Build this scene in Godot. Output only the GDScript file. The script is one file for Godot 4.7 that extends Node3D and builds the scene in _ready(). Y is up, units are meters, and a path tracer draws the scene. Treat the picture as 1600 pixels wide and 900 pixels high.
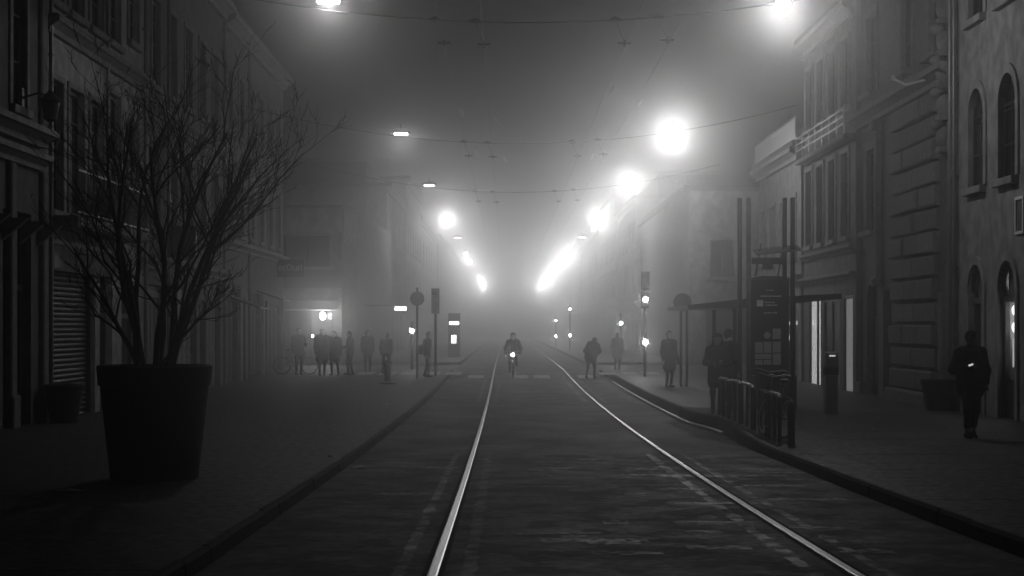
extends Node3D
# A foggy street at night: tram rails, span-wire lamps, people near a crossing. x right, y up, the street runs along -z.

var M := {}
var rng := RandomNumberGenerator.new()
var taken := {}


class MB:
	var v := PackedVector3Array()
	var n := PackedVector3Array()
	var c := PackedColorArray()
	var uv := PackedVector2Array()
	var col := Color.WHITE
	var colored := false

	func tri3(a: Vector3, b: Vector3, d: Vector3, na: Vector3, nb: Vector3, nd: Vector3) -> void:
		v.append(a); v.append(d); v.append(b)
		n.append(na); n.append(nd); n.append(nb)
		if colored:
			c.append(col); c.append(col); c.append(col)

	func tri(a: Vector3, b: Vector3, d: Vector3) -> void:
		var k := (b - a).cross(d - a)
		if k.length_squared() < 1e-16:
			return
		k = k.normalized()
		tri3(a, b, d, k, k, k)

	func quad(a: Vector3, b: Vector3, d: Vector3, e: Vector3) -> void:
		tri(a, b, d)
		tri(a, d, e)

	func quad_uv(a: Vector3, b: Vector3, d: Vector3, e: Vector3, ua: Vector2, ub: Vector2, ud: Vector2, ue: Vector2) -> void:
		tri(a, b, d)
		uv.append(ua); uv.append(ud); uv.append(ub)
		tri(a, d, e)
		uv.append(ua); uv.append(ue); uv.append(ud)

	func box(lo: Vector3, hi: Vector3, t := Transform3D()) -> void:
		var p := []
		for i in 8:
			p.append(t * Vector3(hi.x if i & 1 else lo.x, hi.y if i & 2 else lo.y, hi.z if i & 4 else lo.z))
		quad(p[4], p[5], p[7], p[6]); quad(p[1], p[0], p[2], p[3])
		quad(p[5], p[1], p[3], p[7]); quad(p[0], p[4], p[6], p[2])
		quad(p[6], p[7], p[3], p[2]); quad(p[0], p[1], p[5], p[4])

	func bevel_box(lo: Vector3, hi: Vector3, b: float) -> void:
		# a box whose front edges (towards +z) are chamfered
		var a := [Vector3(lo.x, lo.y, hi.z - b), Vector3(hi.x, lo.y, hi.z - b), Vector3(hi.x, hi.y, hi.z - b), Vector3(lo.x, hi.y, hi.z - b)]
		var f := [Vector3(lo.x + b, lo.y + b, hi.z), Vector3(hi.x - b, lo.y + b, hi.z), Vector3(hi.x - b, hi.y - b, hi.z), Vector3(lo.x + b, hi.y - b, hi.z)]
		quad(f[0], f[1], f[2], f[3])
		for i in 4:
			var j := (i + 1) % 4
			quad(a[i], a[j], f[j], f[i])
			var bi: Vector3 = a[i]
			var bj: Vector3 = a[j]
			quad(Vector3(bi.x, bi.y, lo.z), Vector3(bj.x, bj.y, lo.z), bj, bi)
		quad(Vector3(hi.x, lo.y, lo.z), Vector3(lo.x, lo.y, lo.z), Vector3(lo.x, hi.y, lo.z), Vector3(hi.x, hi.y, lo.z))

	func tube(pts: Array, rad: Array, sides := 8, caps := true) -> void:
		var rings := []
		var norms := []
		var up := Vector3(0.31, 0.17, 0.93)
		for i in pts.size():
			var d: Vector3 = (pts[mini(i + 1, pts.size() - 1)] - pts[maxi(i - 1, 0)]).normalized()
			var x := up.cross(d)
			if x.length() < 0.05:
				x = Vector3(1, 0.1, 0).cross(d)
			x = x.normalized()
			var y := d.cross(x)
			up = y.cross(Vector3.ZERO) if false else d.cross(x).cross(d) * 0.0 + up
			var ring := PackedVector3Array()
			var nr := PackedVector3Array()
			for k in sides:
				var a := TAU * k / sides
				var o := x * cos(a) + y * sin(a)
				ring.append(pts[i] + o * float(rad[mini(i, rad.size() - 1)]))
				nr.append(o)
			rings.append(ring)
			norms.append(nr)
		for i in pts.size() - 1:
			for k in sides:
				var j := (k + 1) % sides
				tri3(rings[i][k], rings[i][j], rings[i + 1][j], norms[i][k], norms[i][j], norms[i + 1][j])
				tri3(rings[i][k], rings[i + 1][j], rings[i + 1][k], norms[i][k], norms[i + 1][j], norms[i + 1][k])
		if caps:
			for k in range(1, sides - 1):
				tri(rings[0][0], rings[0][k + 1], rings[0][k])
				var l: PackedVector3Array = rings[-1]
				tri(l[0], l[k], l[k + 1])

	func bar(a: Vector3, b: Vector3, r: float, sides := 8) -> void:
		tube([a, b], [r, r], sides)

	func lathe(pf: Array, sides := 24, at := Vector3.ZERO) -> void:
		# pf: points (radius, height) from the bottom up, outside on the right
		for i in pf.size() - 1:
			var p: Vector2 = pf[i]
			var q: Vector2 = pf[i + 1]
			var t := (q - p)
			if t.length() < 1e-6:
				continue
			t = t.normalized()
			for k in sides:
				var a0 := TAU * k / sides
				var a1 := TAU * (k + 1) / sides
				var d0 := Vector3(sin(a0), 0, cos(a0))
				var d1 := Vector3(sin(a1), 0, cos(a1))
				var n0 := d0 * t.y - Vector3.UP * t.x
				var n1 := d1 * t.y - Vector3.UP * t.x
				var A := at + d0 * p.x + Vector3.UP * p.y
				var B := at + d1 * p.x + Vector3.UP * p.y
				var C := at + d1 * q.x + Vector3.UP * q.y
				var D := at + d0 * q.x + Vector3.UP * q.y
				if p.x > 1e-5:
					tri3(A, B, C, n0, n1, n1)
				if q.x > 1e-5:
					tri3(A, C, D, n0, n1, n0)

	func ball(o: Vector3, r: Vector3, t := Basis(), rings := 8, sides := 12) -> void:
		for i in rings:
			var p0 := -PI / 2 + PI * i / rings
			var p1 := -PI / 2 + PI * (i + 1) / rings
			for k in sides:
				var q := []
				for w in [[p0, k], [p0, k + 1], [p1, k + 1], [p1, k]]:
					var a: float = TAU * w[1] / sides
					q.append(Vector3(cos(w[0]) * sin(a), sin(w[0]), cos(w[0]) * cos(a)))
				var P := []
				var N := []
				for d in q:
					P.append(o + t * (d * r))
					N.append((t * (d / r)).normalized())
				if i > 0:
					tri3(P[0], P[1], P[2], N[0], N[1], N[2])
				if i < rings - 1:
					tri3(P[0], P[2], P[3], N[0], N[2], N[3])

	func profile(u0: float, u1: float, pts: Array) -> void:
		# a moulding along x; pts are (z, y), running up the outside
		for i in pts.size() - 1:
			var a: Vector2 = pts[i]
			var b: Vector2 = pts[i + 1]
			quad(Vector3(u0, a.y, a.x), Vector3(u1, a.y, a.x), Vector3(u1, b.y, b.x), Vector3(u0, b.y, b.x))
		for e in [u0, u1]:
			for i in range(1, pts.size() - 1):
				var A := Vector3(e, pts[0].y, pts[0].x)
				var B := Vector3(e, pts[i].y, pts[i].x)
				var C := Vector3(e, pts[i + 1].y, pts[i + 1].x)
				if e == u1:
					tri(A, C, B)
				else:
					tri(A, B, C)

	func prism(poly: Array, z0: float, z1: float, t := Transform3D()) -> void:
		# poly: counter-clockwise (x, y), convex
		for i in poly.size():
			var a: Vector2 = poly[i]
			var b: Vector2 = poly[(i + 1) % poly.size()]
			quad(t * Vector3(a.x, a.y, z0), t * Vector3(b.x, b.y, z0), t * Vector3(b.x, b.y, z1), t * Vector3(a.x, a.y, z1))
		for i in range(1, poly.size() - 1):
			tri(t * Vector3(poly[0].x, poly[0].y, z1), t * Vector3(poly[i].x, poly[i].y, z1), t * Vector3(poly[i + 1].x, poly[i + 1].y, z1))
			tri(t * Vector3(poly[0].x, poly[0].y, z0), t * Vector3(poly[i + 1].x, poly[i + 1].y, z0), t * Vector3(poly[i].x, poly[i].y, z0))

	func torus(o: Vector3, axis_x: Vector3, axis_y: Vector3, R: float, r: float, seg := 28, sides := 6) -> void:
		var ax := axis_x.cross(axis_y).normalized()
		for i in seg:
			for k in sides:
				var q := []
				for w in [[i, k], [i + 1, k], [i + 1, k + 1], [i, k + 1]]:
					var a: float = TAU * w[0] / seg
					var b: float = TAU * w[1] / sides
					var d := axis_x * cos(a) + axis_y * sin(a)
					var nn := d * cos(b) + ax * sin(b)
					q.append([o + d * R + nn * r, nn])
				tri3(q[0][0], q[1][0], q[2][0], q[0][1], q[1][1], q[2][1])
				tri3(q[0][0], q[2][0], q[3][0], q[0][1], q[2][1], q[3][1])

	func mesh() -> ArrayMesh:
		var a := []
		a.resize(Mesh.ARRAY_MAX)
		a[Mesh.ARRAY_VERTEX] = v
		a[Mesh.ARRAY_NORMAL] = n
		if colored:
			a[Mesh.ARRAY_COLOR] = c
		if uv.size() == v.size():
			a[Mesh.ARRAY_TEX_UV] = uv
		var m := ArrayMesh.new()
		m.add_surface_from_arrays(Mesh.PRIMITIVE_TRIANGLES, a)
		return m


# ---------- naming and placing ----------
func numbered(called: String) -> String:
	taken[called] = taken.get(called, -1) + 1
	return called if taken[called] == 0 else "%s_%03d" % [called, taken[called]]


func tag(o: Node, label: String, category: String, group := "") -> Node:
	o.set_meta("label", label)
	o.set_meta("category", category)
	if group:
		o.set_meta("group", group)
	return o


func thing(called: String, label: String, category: String, t: Transform3D, group := "") -> Node3D:
	var o := Node3D.new()
	o.name = numbered(called)
	add_child(o)
	o.transform = t
	tag(o, label, category, group)
	return o


func part(called: String, b, m: Material, parent: Node = self) -> MeshInstance3D:
	var o := MeshInstance3D.new()
	o.name = numbered(called) if parent == self else called
	o.mesh = b.mesh() if b is MB else b
	o.material_override = m
	parent.add_child(o, true)
	return o


func structure(called: String, b: MB, m: Material) -> MeshInstance3D:
	var o := part(called, b, m)
	o.set_meta("kind", "structure")
	return o


func grade(D: float) -> float:
	# the height of the roadway: the street dips gently and climbs again past the crossing
	D = maxf(D, 0.0)
	if D <= 67.8:
		return -0.097 + 0.000281 * (D - 46.67) ** 2
	var t := minf(D - 67.8, 16.2)
	return -0.097 + 0.000281 * 21.13 * 21.13 + 0.01188 * (t - t * t / 32.4)


func right_edge(D: float) -> float:
	if D < 33.5:
		return 3.98 + 0.16 * smoothstep(28.0, 33.5, D)
	return 4.14 - 0.24 * smoothstep(33.5, 37.0, D)


func right_rise(D: float) -> float:
	# height of the right pavement's edge above the road: a tram platform past 33 m
	return 0.14 + 0.13 * smoothstep(26.0, 33.0, D) - 0.15 * smoothstep(62.0, 67.0, D)


func pave(X: float, D: float) -> float:
	if X < 0.0:
		return grade(D) + 0.13
	return grade(D) + lerpf(right_rise(D), 0.15, clampf((X - 4.0) / 4.0, 0.0, 1.0))


func at(X: float, D: float, turn := 0.0, y := -99.0) -> Transform3D:
	return Transform3D(Basis(Vector3.UP, turn), Vector3(X, pave(X, D) if y < -90.0 else y, -D))


# ---------- materials ----------
func grey(l: float) -> Color:
	return Color(l, l, l).linear_to_srgb()


func noise_tex(freq: float, lo: float, hi: float, sd: int, size := 512, kind := FastNoiseLite.TYPE_SIMPLEX_SMOOTH, oct := 4) -> NoiseTexture2D:
	var f := FastNoiseLite.new()
	f.noise_type = kind
	f.frequency = freq
	f.fractal_octaves = oct
	f.seed = sd
	var t := NoiseTexture2D.new()
	t.width = size
	t.height = size
	t.seamless = true
	t.noise = f
	var g := Gradient.new()
	g.set_color(0, Color(lo, lo, lo))
	g.set_color(1, Color(hi, hi, hi))
	t.color_ramp = g
	return t


func mat(key: String, l: float, rough: float, tex: Texture2D = null, scale := 0.5, bump: Texture2D = null, bump_cm := 0.0, metal := 0.0) -> StandardMaterial3D:
	var m := StandardMaterial3D.new()
	m.resource_name = key
	m.albedo_color = grey(l)
	m.roughness = rough
	m.metallic = metal
	if tex or bump:
		m.uv1_triplanar = true
		m.uv1_world_triplanar = true
		m.uv1_scale = Vector3.ONE * scale
	if tex:
		m.albedo_texture = tex
	if bump:
		m.heightmap_enabled = true
		m.heightmap_texture = bump
		m.heightmap_scale = bump_cm
	M[key] = m
	return m


func glow(key: String, l: float) -> StandardMaterial3D:
	var m := StandardMaterial3D.new()
	m.resource_name = key
	m.albedo_color = grey(0.6)
	m.emission_enabled = true
	m.emission = Color.WHITE
	m.emission_energy_multiplier = l
	M[key] = m
	return m


func glass(key: String, l: float, a: float, rough := 0.06) -> void:
	var m := StandardMaterial3D.new()
	m.resource_name = key
	var c := grey(l)
	c.a = a
	m.albedo_color = c
	m.transparency = BaseMaterial3D.TRANSPARENCY_ALPHA
	m.roughness = rough
	M[key] = m


func omni(name_: String, p: Vector3, e: float, size := 0.08, parent: Node = self) -> void:
	var l := OmniLight3D.new()
	l.name = name_
	l.light_energy = e
	l.light_size = size
	l.omni_range = 60.0
	l.omni_attenuation = 2.0
	l.shadow_enabled = true
	l.position = p
	parent.add_child(l, true)


func materials() -> void:
	var blotch := noise_tex(0.008, 0.62, 1.0, 3)
	var fine := noise_tex(0.05, 0.7, 1.0, 5)
	var rough_n := noise_tex(0.06, 0.0, 1.0, 9)
	var grime := noise_tex(0.014, 0.66, 1.0, 12, 512, FastNoiseLite.TYPE_SIMPLEX_SMOOTH, 6)
	var streaks := noise_tex(0.02, 0.25, 1.0, 21, 512, FastNoiseLite.TYPE_SIMPLEX_SMOOTH, 5)
	var worn := noise_tex(0.03, 0.38, 0.88, 33, 512, FastNoiseLite.TYPE_SIMPLEX_SMOOTH, 5)
	mat("kerb", 0.022, 0.85, streaks, 0.7, rough_n, 0.3)
	mat("kerb_b", 0.03, 0.85, streaks, 0.6, rough_n, 0.3)
	mat("ground", 0.05, 0.9, grime, 0.2)
	mat("paving_a", 0.1, 0.62, streaks, 0.45, rough_n, 0.25)
	mat("paving_b", 0.11, 0.6, streaks, 0.37, rough_n, 0.25)
	mat("paving_c", 0.09, 0.66, streaks, 0.41, rough_n, 0.25)
	for k in ["paving_a", "paving_b", "paving_c"]:
		M[k].metallic_specular = 0.5
		M[k].roughness = 1.0
		M[k].roughness_texture = worn
	mat("bedding", 0.03, 0.9)
	mat("asphalt_far", 0.05, 0.6, grime, 0.3, rough_n, 0.2)
	mat("rail", 0.62, 0.3, fine, 2.0, null, 0.0, 1.0)
	mat("rail_dull", 0.1, 0.55, grime, 1.0, null, 0.0, 0.7)
	mat("slot", 0.01, 0.9)
	mat("paint", 0.8, 0.7, grime, 1.3)
	mat("stucco_pale", 0.4, 0.9, grime, 0.23, rough_n, 0.4)
	mat("stucco_mid", 0.26, 0.9, grime, 0.21, rough_n, 0.4)
	mat("stucco_white", 0.6, 0.9, grime, 0.23, rough_n, 0.4)
	mat("stucco_dark", 0.2, 0.9, grime, 0.25, rough_n, 0.4)
	mat("stone", 0.26, 0.85, grime, 0.5, rough_n, 0.8)
	mat("stone_b", 0.31, 0.85, grime, 0.61, rough_n, 0.8)
	mat("stone_c", 0.22, 0.85, grime, 0.55, rough_n, 0.8)
	mat("trim", 0.36, 0.8, blotch, 0.6, rough_n, 0.3)
	mat("interior", 0.3, 0.9)
	mat("roof", 0.06, 0.8, grime, 0.5)
	mat("wood_dark", 0.035, 0.55, fine, 0.8)
	mat("wood_pale", 0.28, 0.6, fine, 0.8)
	mat("iron", 0.03, 0.45, fine, 1.0, null, 0.0, 0.3)
	mat("steel", 0.6, 0.4, fine, 1.0, null, 0.0, 0.9)
	mat("zinc", 0.3, 0.45, blotch, 0.8, null, 0.0, 0.6)
	mat("plastic_black", 0.012, 0.5, fine, 1.5)
	mat("pot", 0.012, 0.75, grime, 1.1, rough_n, 0.2)
	mat("soil", 0.015, 0.95, grime, 2.0)
	mat("bark", 0.025, 0.85, fine, 3.0)
	mat("panel_dark", 0.02, 0.3, fine, 1.0)
	mat("poster", 0.75, 0.6, fine, 1.2)
	mat("print", 0.8, 0.7)
	mat("rubber", 0.015, 0.8)
	mat("paint_dark", 0.02, 0.3)
	mat("sign_face", 0.05, 0.5)
	mat("white_paint", 0.7, 0.5)
	mat("ceramic", 0.8, 0.15)
	mat("shutter", 0.12, 0.5, grime, 0.6, null, 0.0, 0.4)
	mat("awning", 0.1, 0.9, blotch, 0.8)
	mat("machine_paint", 0.4, 0.5, fine, 1.0)
	mat("letters", 0.45, 0.6)
	glass("glass", 0.02, 0.35)
	glow("lens_bright", 20.0)
	glow("lens_left", 22.0)
	glow("lens_small", 12.0)
	glow("screen", 0.7)
	glow("lit_door", 2.6)
	glow("lit_door_dim", 0.8)
	glow("lit_box", 1.8)
	glow("bulb", 18.0)
	var b := StandardMaterial3D.new()
	b.vertex_color_use_as_albedo = true
	b.roughness = 0.85
	b.resource_name = "clothes"
	M.body = b
	# the roadway's asphalt: patches, transverse cracks, scuffed paint and worn strips beside the rails
	var W := 512
	var H := 2048
	var f1 := FastNoiseLite.new(); f1.seed = 4; f1.frequency = 0.5; f1.fractal_octaves = 4
	var f2 := FastNoiseLite.new(); f2.seed = 8; f2.frequency = 6.0; f2.fractal_octaves = 2
	var f3 := FastNoiseLite.new(); f3.seed = 15; f3.frequency = 1.6; f3.fractal_octaves = 3
	var L := PackedFloat32Array()
	L.resize(W * H)
	for j in H:
		var D := 8.0 + 40.0 * j / H
		var near := 1.0 - smoothstep(26.8, 27.3, D)
		for i in W:
			var X := -2.22 + 6.2 * i / W
			var s := 0.06 * (1.0 + 1.0 * f1.get_noise_2d(X, D * 0.6) + 0.7 * f2.get_noise_2d(X, D) + 0.5 * f3.get_noise_2d(X * 0.6, D * 1.1))
			if near > 0.0:
				var patch := f3.get_noise_2d(X * 0.8, D * 0.7)
				s *= 1.0 - 0.6 * near * smoothstep(0.1, 0.35, patch)
				s += 0.06 * near * smoothstep(0.22, 0.5, -patch) * (0.6 + 0.8 * f2.get_noise_2d(X * 2.0, D * 1.4))
				for e in [[-0.78, 0.06, 0.045], [-0.28, 0.07, 0.03], [2.2, 0.075, 0.06], [2.74, 0.06, 0.045]]:
					var w: float = e[1] * (0.6 + 0.7 * absf(f3.get_noise_2d(X, D * 0.8 + e[0] * 9.0)))
					if absf(X - e[0]) < w:
						s += near * e[2] * 4.0 * (0.35 + 0.8 * f1.get_noise_2d(X * 6.0, D * 4.0)) * (1.0 if f3.get_noise_2d(e[0] * 20.0, D * 0.5) > -0.4 else 0.2)
			L[j * W + i] = s
	rng.seed = 77
	for k in 64:
		# short scuffs and cracks that run across the street
		var pale := k % 3 != 0
		var cx := rng.randf_range(0.4, 3.6) if rng.randf() < 0.65 else rng.randf_range(-2.1, 3.9)
		var cd := rng.randf_range(13.0, 26.5)
		var lw := rng.randf_range(0.08, 0.45)
		var th := rng.randf_range(0.04, 0.16)
		var slope := rng.randf_range(-0.08, 0.08)
		for i in range(int((cx - lw + 2.22) / 6.2 * W), int((cx + lw + 2.22) / 6.2 * W)):
			if i < 0 or i >= W:
				continue
			var X := -2.22 + 6.2 * i / W
			var mid := cd + (X - cx) * slope + 0.05 * f3.get_noise_1d(X * 3.0 + k * 7.0)
			for j in range(int((mid - th - 8.0) / 40.0 * H), int((mid + th - 8.0) / 40.0 * H) + 1):
				var q := 0.5 + 0.9 * f2.get_noise_2d(X * 1.3 + k, j * 0.02)
				if q > 0.25:
					L[j * W + i] = L[j * W + i] + 0.14 * q if pale else L[j * W + i] * 0.35
	var data := PackedByteArray()
	data.resize(W * H * 3)
	var gloss := PackedByteArray()
	gloss.resize(W * H)
	for k in W * H:
		var s := clampf(L[k], 0.006, 0.35)
		var g := int(255.0 * (1.055 * pow(s, 1.0 / 2.4) - 0.055 if s > 0.0031 else 12.92 * s))
		# worn and painted spots are polished, cracks and loose grit are rough
		gloss[k] = int(255.0 * clampf(0.72 - (s - 0.05) * 1.5, 0.48, 1.0))
		data[k * 3] = g; data[k * 3 + 1] = g; data[k * 3 + 2] = g
	var road := StandardMaterial3D.new()
	road.resource_name = "asphalt"
	road.albedo_texture = ImageTexture.create_from_image(Image.create_from_data(W, H, false, Image.FORMAT_RGB8, data))
	road.roughness = 1.0
	road.roughness_texture = ImageTexture.create_from_image(Image.create_from_data(W, H, false, Image.FORMAT_L8, gloss))
	road.metallic_specular = 0.42
	road.heightmap_enabled = true
	road.heightmap_texture = road.albedo_texture
	road.heightmap_scale = 1.2
	M.road = road


# ---------- facades: local x along the wall, y up, z out towards the street ----------
func wall_mesh(b: MB, u0: float, u1: float, y0: float, y1: float, holes: Array, depth: float) -> void:
	var us := [u0, u1]
	var vs := [y0, y1]
	for h in holes:
		us.append_array([h[0], h[1]])
		vs.append_array([h[2], h[3]])
	us.sort()
	vs.sort()
	for i in us.size() - 1:
		for j in vs.size() - 1:
			if us[i + 1] - us[i] < 1e-4 or vs[j + 1] - vs[j] < 1e-4:
				continue
			var cu: float = (us[i] + us[i + 1]) / 2
			var cv: float = (vs[j] + vs[j + 1]) / 2
			var open := false
			for h in holes:
				if cu > h[0] and cu < h[1] and cv > h[2] and cv < h[3]:
					open = true
			if not open:
				b.quad(Vector3(us[i], vs[j], 0), Vector3(us[i + 1], vs[j], 0), Vector3(us[i + 1], vs[j + 1], 0), Vector3(us[i], vs[j + 1], 0))
	for h in holes:
		var a: float = h[0]; var c: float = h[1]; var p: float = h[2]; var q: float = h[3]
		var arch: bool = h.size() > 4 and h[4]
		var r := (c - a) / 2.0
		var sp := q - r if arch else q
		b.quad(Vector3(a, p, -depth), Vector3(a, p, 0), Vector3(a, sp, 0), Vector3(a, sp, -depth))
		b.quad(Vector3(c, p, 0), Vector3(c, p, -depth), Vector3(c, sp, -depth), Vector3(c, sp, 0))
		b.quad(Vector3(a, p, -depth), Vector3(c, p, -depth), Vector3(c, p, 0), Vector3(a, p, 0))
		if not arch:
			b.quad(Vector3(a, q, 0), Vector3(c, q, 0), Vector3(c, q, -depth), Vector3(a, q, -depth))
			continue
		var m := (a + c) / 2.0
		for k in 12:
			var t0 := PI * k / 12
			var t1 := PI * (k + 1) / 12
			var e0 := Vector3(m + r * cos(t0), sp + r * sin(t0), 0)
			var e1 := Vector3(m + r * cos(t1), sp + r * sin(t1), 0)
			b.quad(Vector3(e1.x, q, 0), e1, e0, Vector3(e0.x, q, 0))
			b.quad(e1, e1 - Vector3(0, 0, depth), e0 - Vector3(0, 0, depth), e0)


func window(root: Node3D, h: Array, z: float, frame: Material, o := {}) -> MeshInstance3D:
	# frame with mullion and transoms; panes and sill are its own pieces
	var a: float = h[0]; var c: float = h[1]; var p: float = h[2]; var q: float = h[3]
	var arch: bool = h.size() > 4 and h[4]
	var b := MB.new()
	var w: float = o.get("bar", 0.07)
	b.box(Vector3(a, p, z - 0.06), Vector3(a + w, q, z))
	b.box(Vector3(c - w, p, z - 0.06), Vector3(c, q, z))
	b.box(Vector3(a + w, p, z - 0.06), Vector3(c - w, p + w, z))
	if arch:
		var r := (c - a) / 2.0
		b.box(Vector3(a + w, q - r - w / 2, z - 0.06), Vector3(c - w, q - r + w / 2, z))
	else:
		b.box(Vector3(a + w, q - w, z - 0.06), Vector3(c - w, q, z))
	var m := (a + c) / 2
	var cols: int = o.get("cols", 2)
	for k in range(1, cols):
		var x := lerpf(a, c, float(k) / cols)
		b.box(Vector3(x - w * 0.45, p + w, z - 0.055), Vector3(x + w * 0.45, q - w, z + 0.004))
	var rows: int = o.get("rows", 3)
	for k in range(1, rows):
		var y := lerpf(p, q, float(k) / rows)
		for s in cols:
			var x0 := lerpf(a, c, float(s) / cols) + w * 0.5
			var x1 := lerpf(a, c, float(s + 1) / cols) - w * 0.5
			b.box(Vector3(x0, y - 0.02, z - 0.05), Vector3(x1, y + 0.02, z - 0.002))
	var f := part("window", b, frame, root)
	for s in cols:
		var g := MB.new()
		var x0 := lerpf(a, c, float(s) / cols) + 0.03
		var x1 := lerpf(a, c, float(s + 1) / cols) - 0.03
		g.box(Vector3(x0, p + 0.03, z - 0.04), Vector3(x1, q - 0.03, z - 0.03))
		part("pane", g, M.glass, f)
	if o.get("sill", true):
		var s := MB.new()
		s.bevel_box(Vector3(a - 0.12, p - 0.16, -0.05), Vector3(c + 0.12, p - 0.002, o.get("sill_out", 0.13)), 0.015)
		part("sill", s, o.get("trim", M.trim), f)
	if o.has("surround"):
		var t: float = o.surround
		var s := MB.new()
		s.bevel_box(Vector3(a - t, p, -0.02), Vector3(a - 0.002, q if not arch else q - (c - a) / 2, 0.05), 0.012)
		s.bevel_box(Vector3(c + 0.002, p, -0.02), Vector3(c + t, q if not arch else q - (c - a) / 2, 0.05), 0.012)
		if arch:
			arch_band(s, m, q - (c - a) / 2, (c - a) / 2 + 0.002, (c - a) / 2 + t, 0.05)
		else:
			s.bevel_box(Vector3(a - t, q + 0.002, -0.02), Vector3(c + t, q + t, 0.055), 0.012)
		part("surround", s, o.get("trim", M.trim), f)
	return f


func arch_band(b: MB, m: float, sp: float, r0: float, r1: float, out_: float) -> void:
	for k in 14:
		var t0 := PI * k / 14
		var t1 := PI * (k + 1) / 14
		var d0 := Vector3(cos(t0), sin(t0), 0)
		var d1 := Vector3(cos(t1), sin(t1), 0)
		var o := Vector3(m, sp, 0)
		var z := Vector3(0, 0, out_)
		b.quad(o + d0 * r0 + z, o + d0 * r1 + z, o + d1 * r1 + z, o + d1 * r0 + z)
		b.quad(o + d0 * r1, o + d1 * r1, o + d1 * r1 + z, o + d0 * r1 + z)
		b.quad(o + d1 * r0, o + d0 * r0, o + d0 * r0 + z, o + d1 * r0 + z)


func shell(root: Node3D, W: float, H: float, deep: float, wall: Material, depth := 0.3) -> void:
	# the body of a building behind its street wall
	var b := MB.new()
	b.box(Vector3(0.01, -0.5, -deep), Vector3(0.31, H - 0.02, -0.02))
	part("side_wall", b, wall, root)
	b = MB.new()
	b.box(Vector3(W - 0.31, -0.5, -deep), Vector3(W - 0.01, H - 0.02, -0.02))
	part("side_wall", b, wall, root)
	b = MB.new()
	b.box(Vector3(0.32, -0.5, -3.6), Vector3(W - 0.32, H - 0.03, -3.4))
	part("interior_wall", b, M.interior, root)
	b = MB.new()
	b.prism([Vector2(-0.12, H), Vector2(W + 0.12, H), Vector2(W + 0.12, H + 0.18), Vector2(-0.12, H + 0.18)], -deep, 0.32)
	b.prism([Vector2(0.0, H + 0.18), Vector2(W, H + 0.18), Vector2(W - 0.9, H + 1.6), Vector2(0.9, H + 1.6)], -deep + 0.6, -1.4)
	part("roof", b, M.roof, root)


func moulding(root: Node3D, called: String, u0: float, u1: float, y: float, h: float, out_: float, m: Material) -> MeshInstance3D:
	var b := MB.new()
	b.profile(u0, u1, [Vector2(-0.02, y), Vector2(out_ * 0.35, y), Vector2(out_ * 0.4, y + h * 0.3), Vector2(out_ * 0.8, y + h * 0.55), Vector2(out_, y + h * 0.6), Vector2(out_, y + h * 0.92), Vector2(out_ * 0.9, y + h), Vector2(-0.02, y + h)])
	return part(called, b, m, root)


func left_frame(X: float, D0: float) -> Transform3D:
	return Transform3D(Basis(Vector3(0, 0, -1), Vector3.UP, Vector3(1, 0, 0)), Vector3(X, 0, -D0))


func right_frame(X: float, D1: float) -> Transform3D:
	return Transform3D(Basis(Vector3(0, 0, 1), Vector3.UP, Vector3(-1, 0, 0)), Vector3(X, 0, -D1))


func pipe(root: Node3D, u: float, y0: float, y1: float, r := 0.055, m: Material = null) -> void:
	var b := MB.new()
	b.bar(Vector3(u, y0, 0.1), Vector3(u, y1, 0.1), r, 10)
	var y := y0 + 1.2
	while y < y1:
		b.tube([Vector3(u, y, 0.1), Vector3(u, y + 0.05, 0.1)], [r + 0.018, r + 0.018], 10)
		b.box(Vector3(u - 0.015, y, -0.01), Vector3(u + 0.015, y + 0.05, 0.06))
		y += 2.1
	part("downpipe", b, m if m else M.zinc, root)


func railing(root: Node3D, u0: float, u1: float, y0: float, h: float, out_: float, m: Material) -> void:
	var b := MB.new()
	b.box(Vector3(u0, y0 + h - 0.04, out_ - 0.04), Vector3(u1, y0 + h, out_))
	b.box(Vector3(u0, y0 + 0.06, out_ - 0.03), Vector3(u1, y0 + 0.09, out_ - 0.005))
	var u := u0 + 0.05
	while u < u1:
		b.bar(Vector3(u, y0, out_ - 0.02), Vector3(u, y0 + h - 0.04, out_ - 0.02), 0.012, 5)
		u += 0.13
	part("railing", b, m, root)


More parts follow.
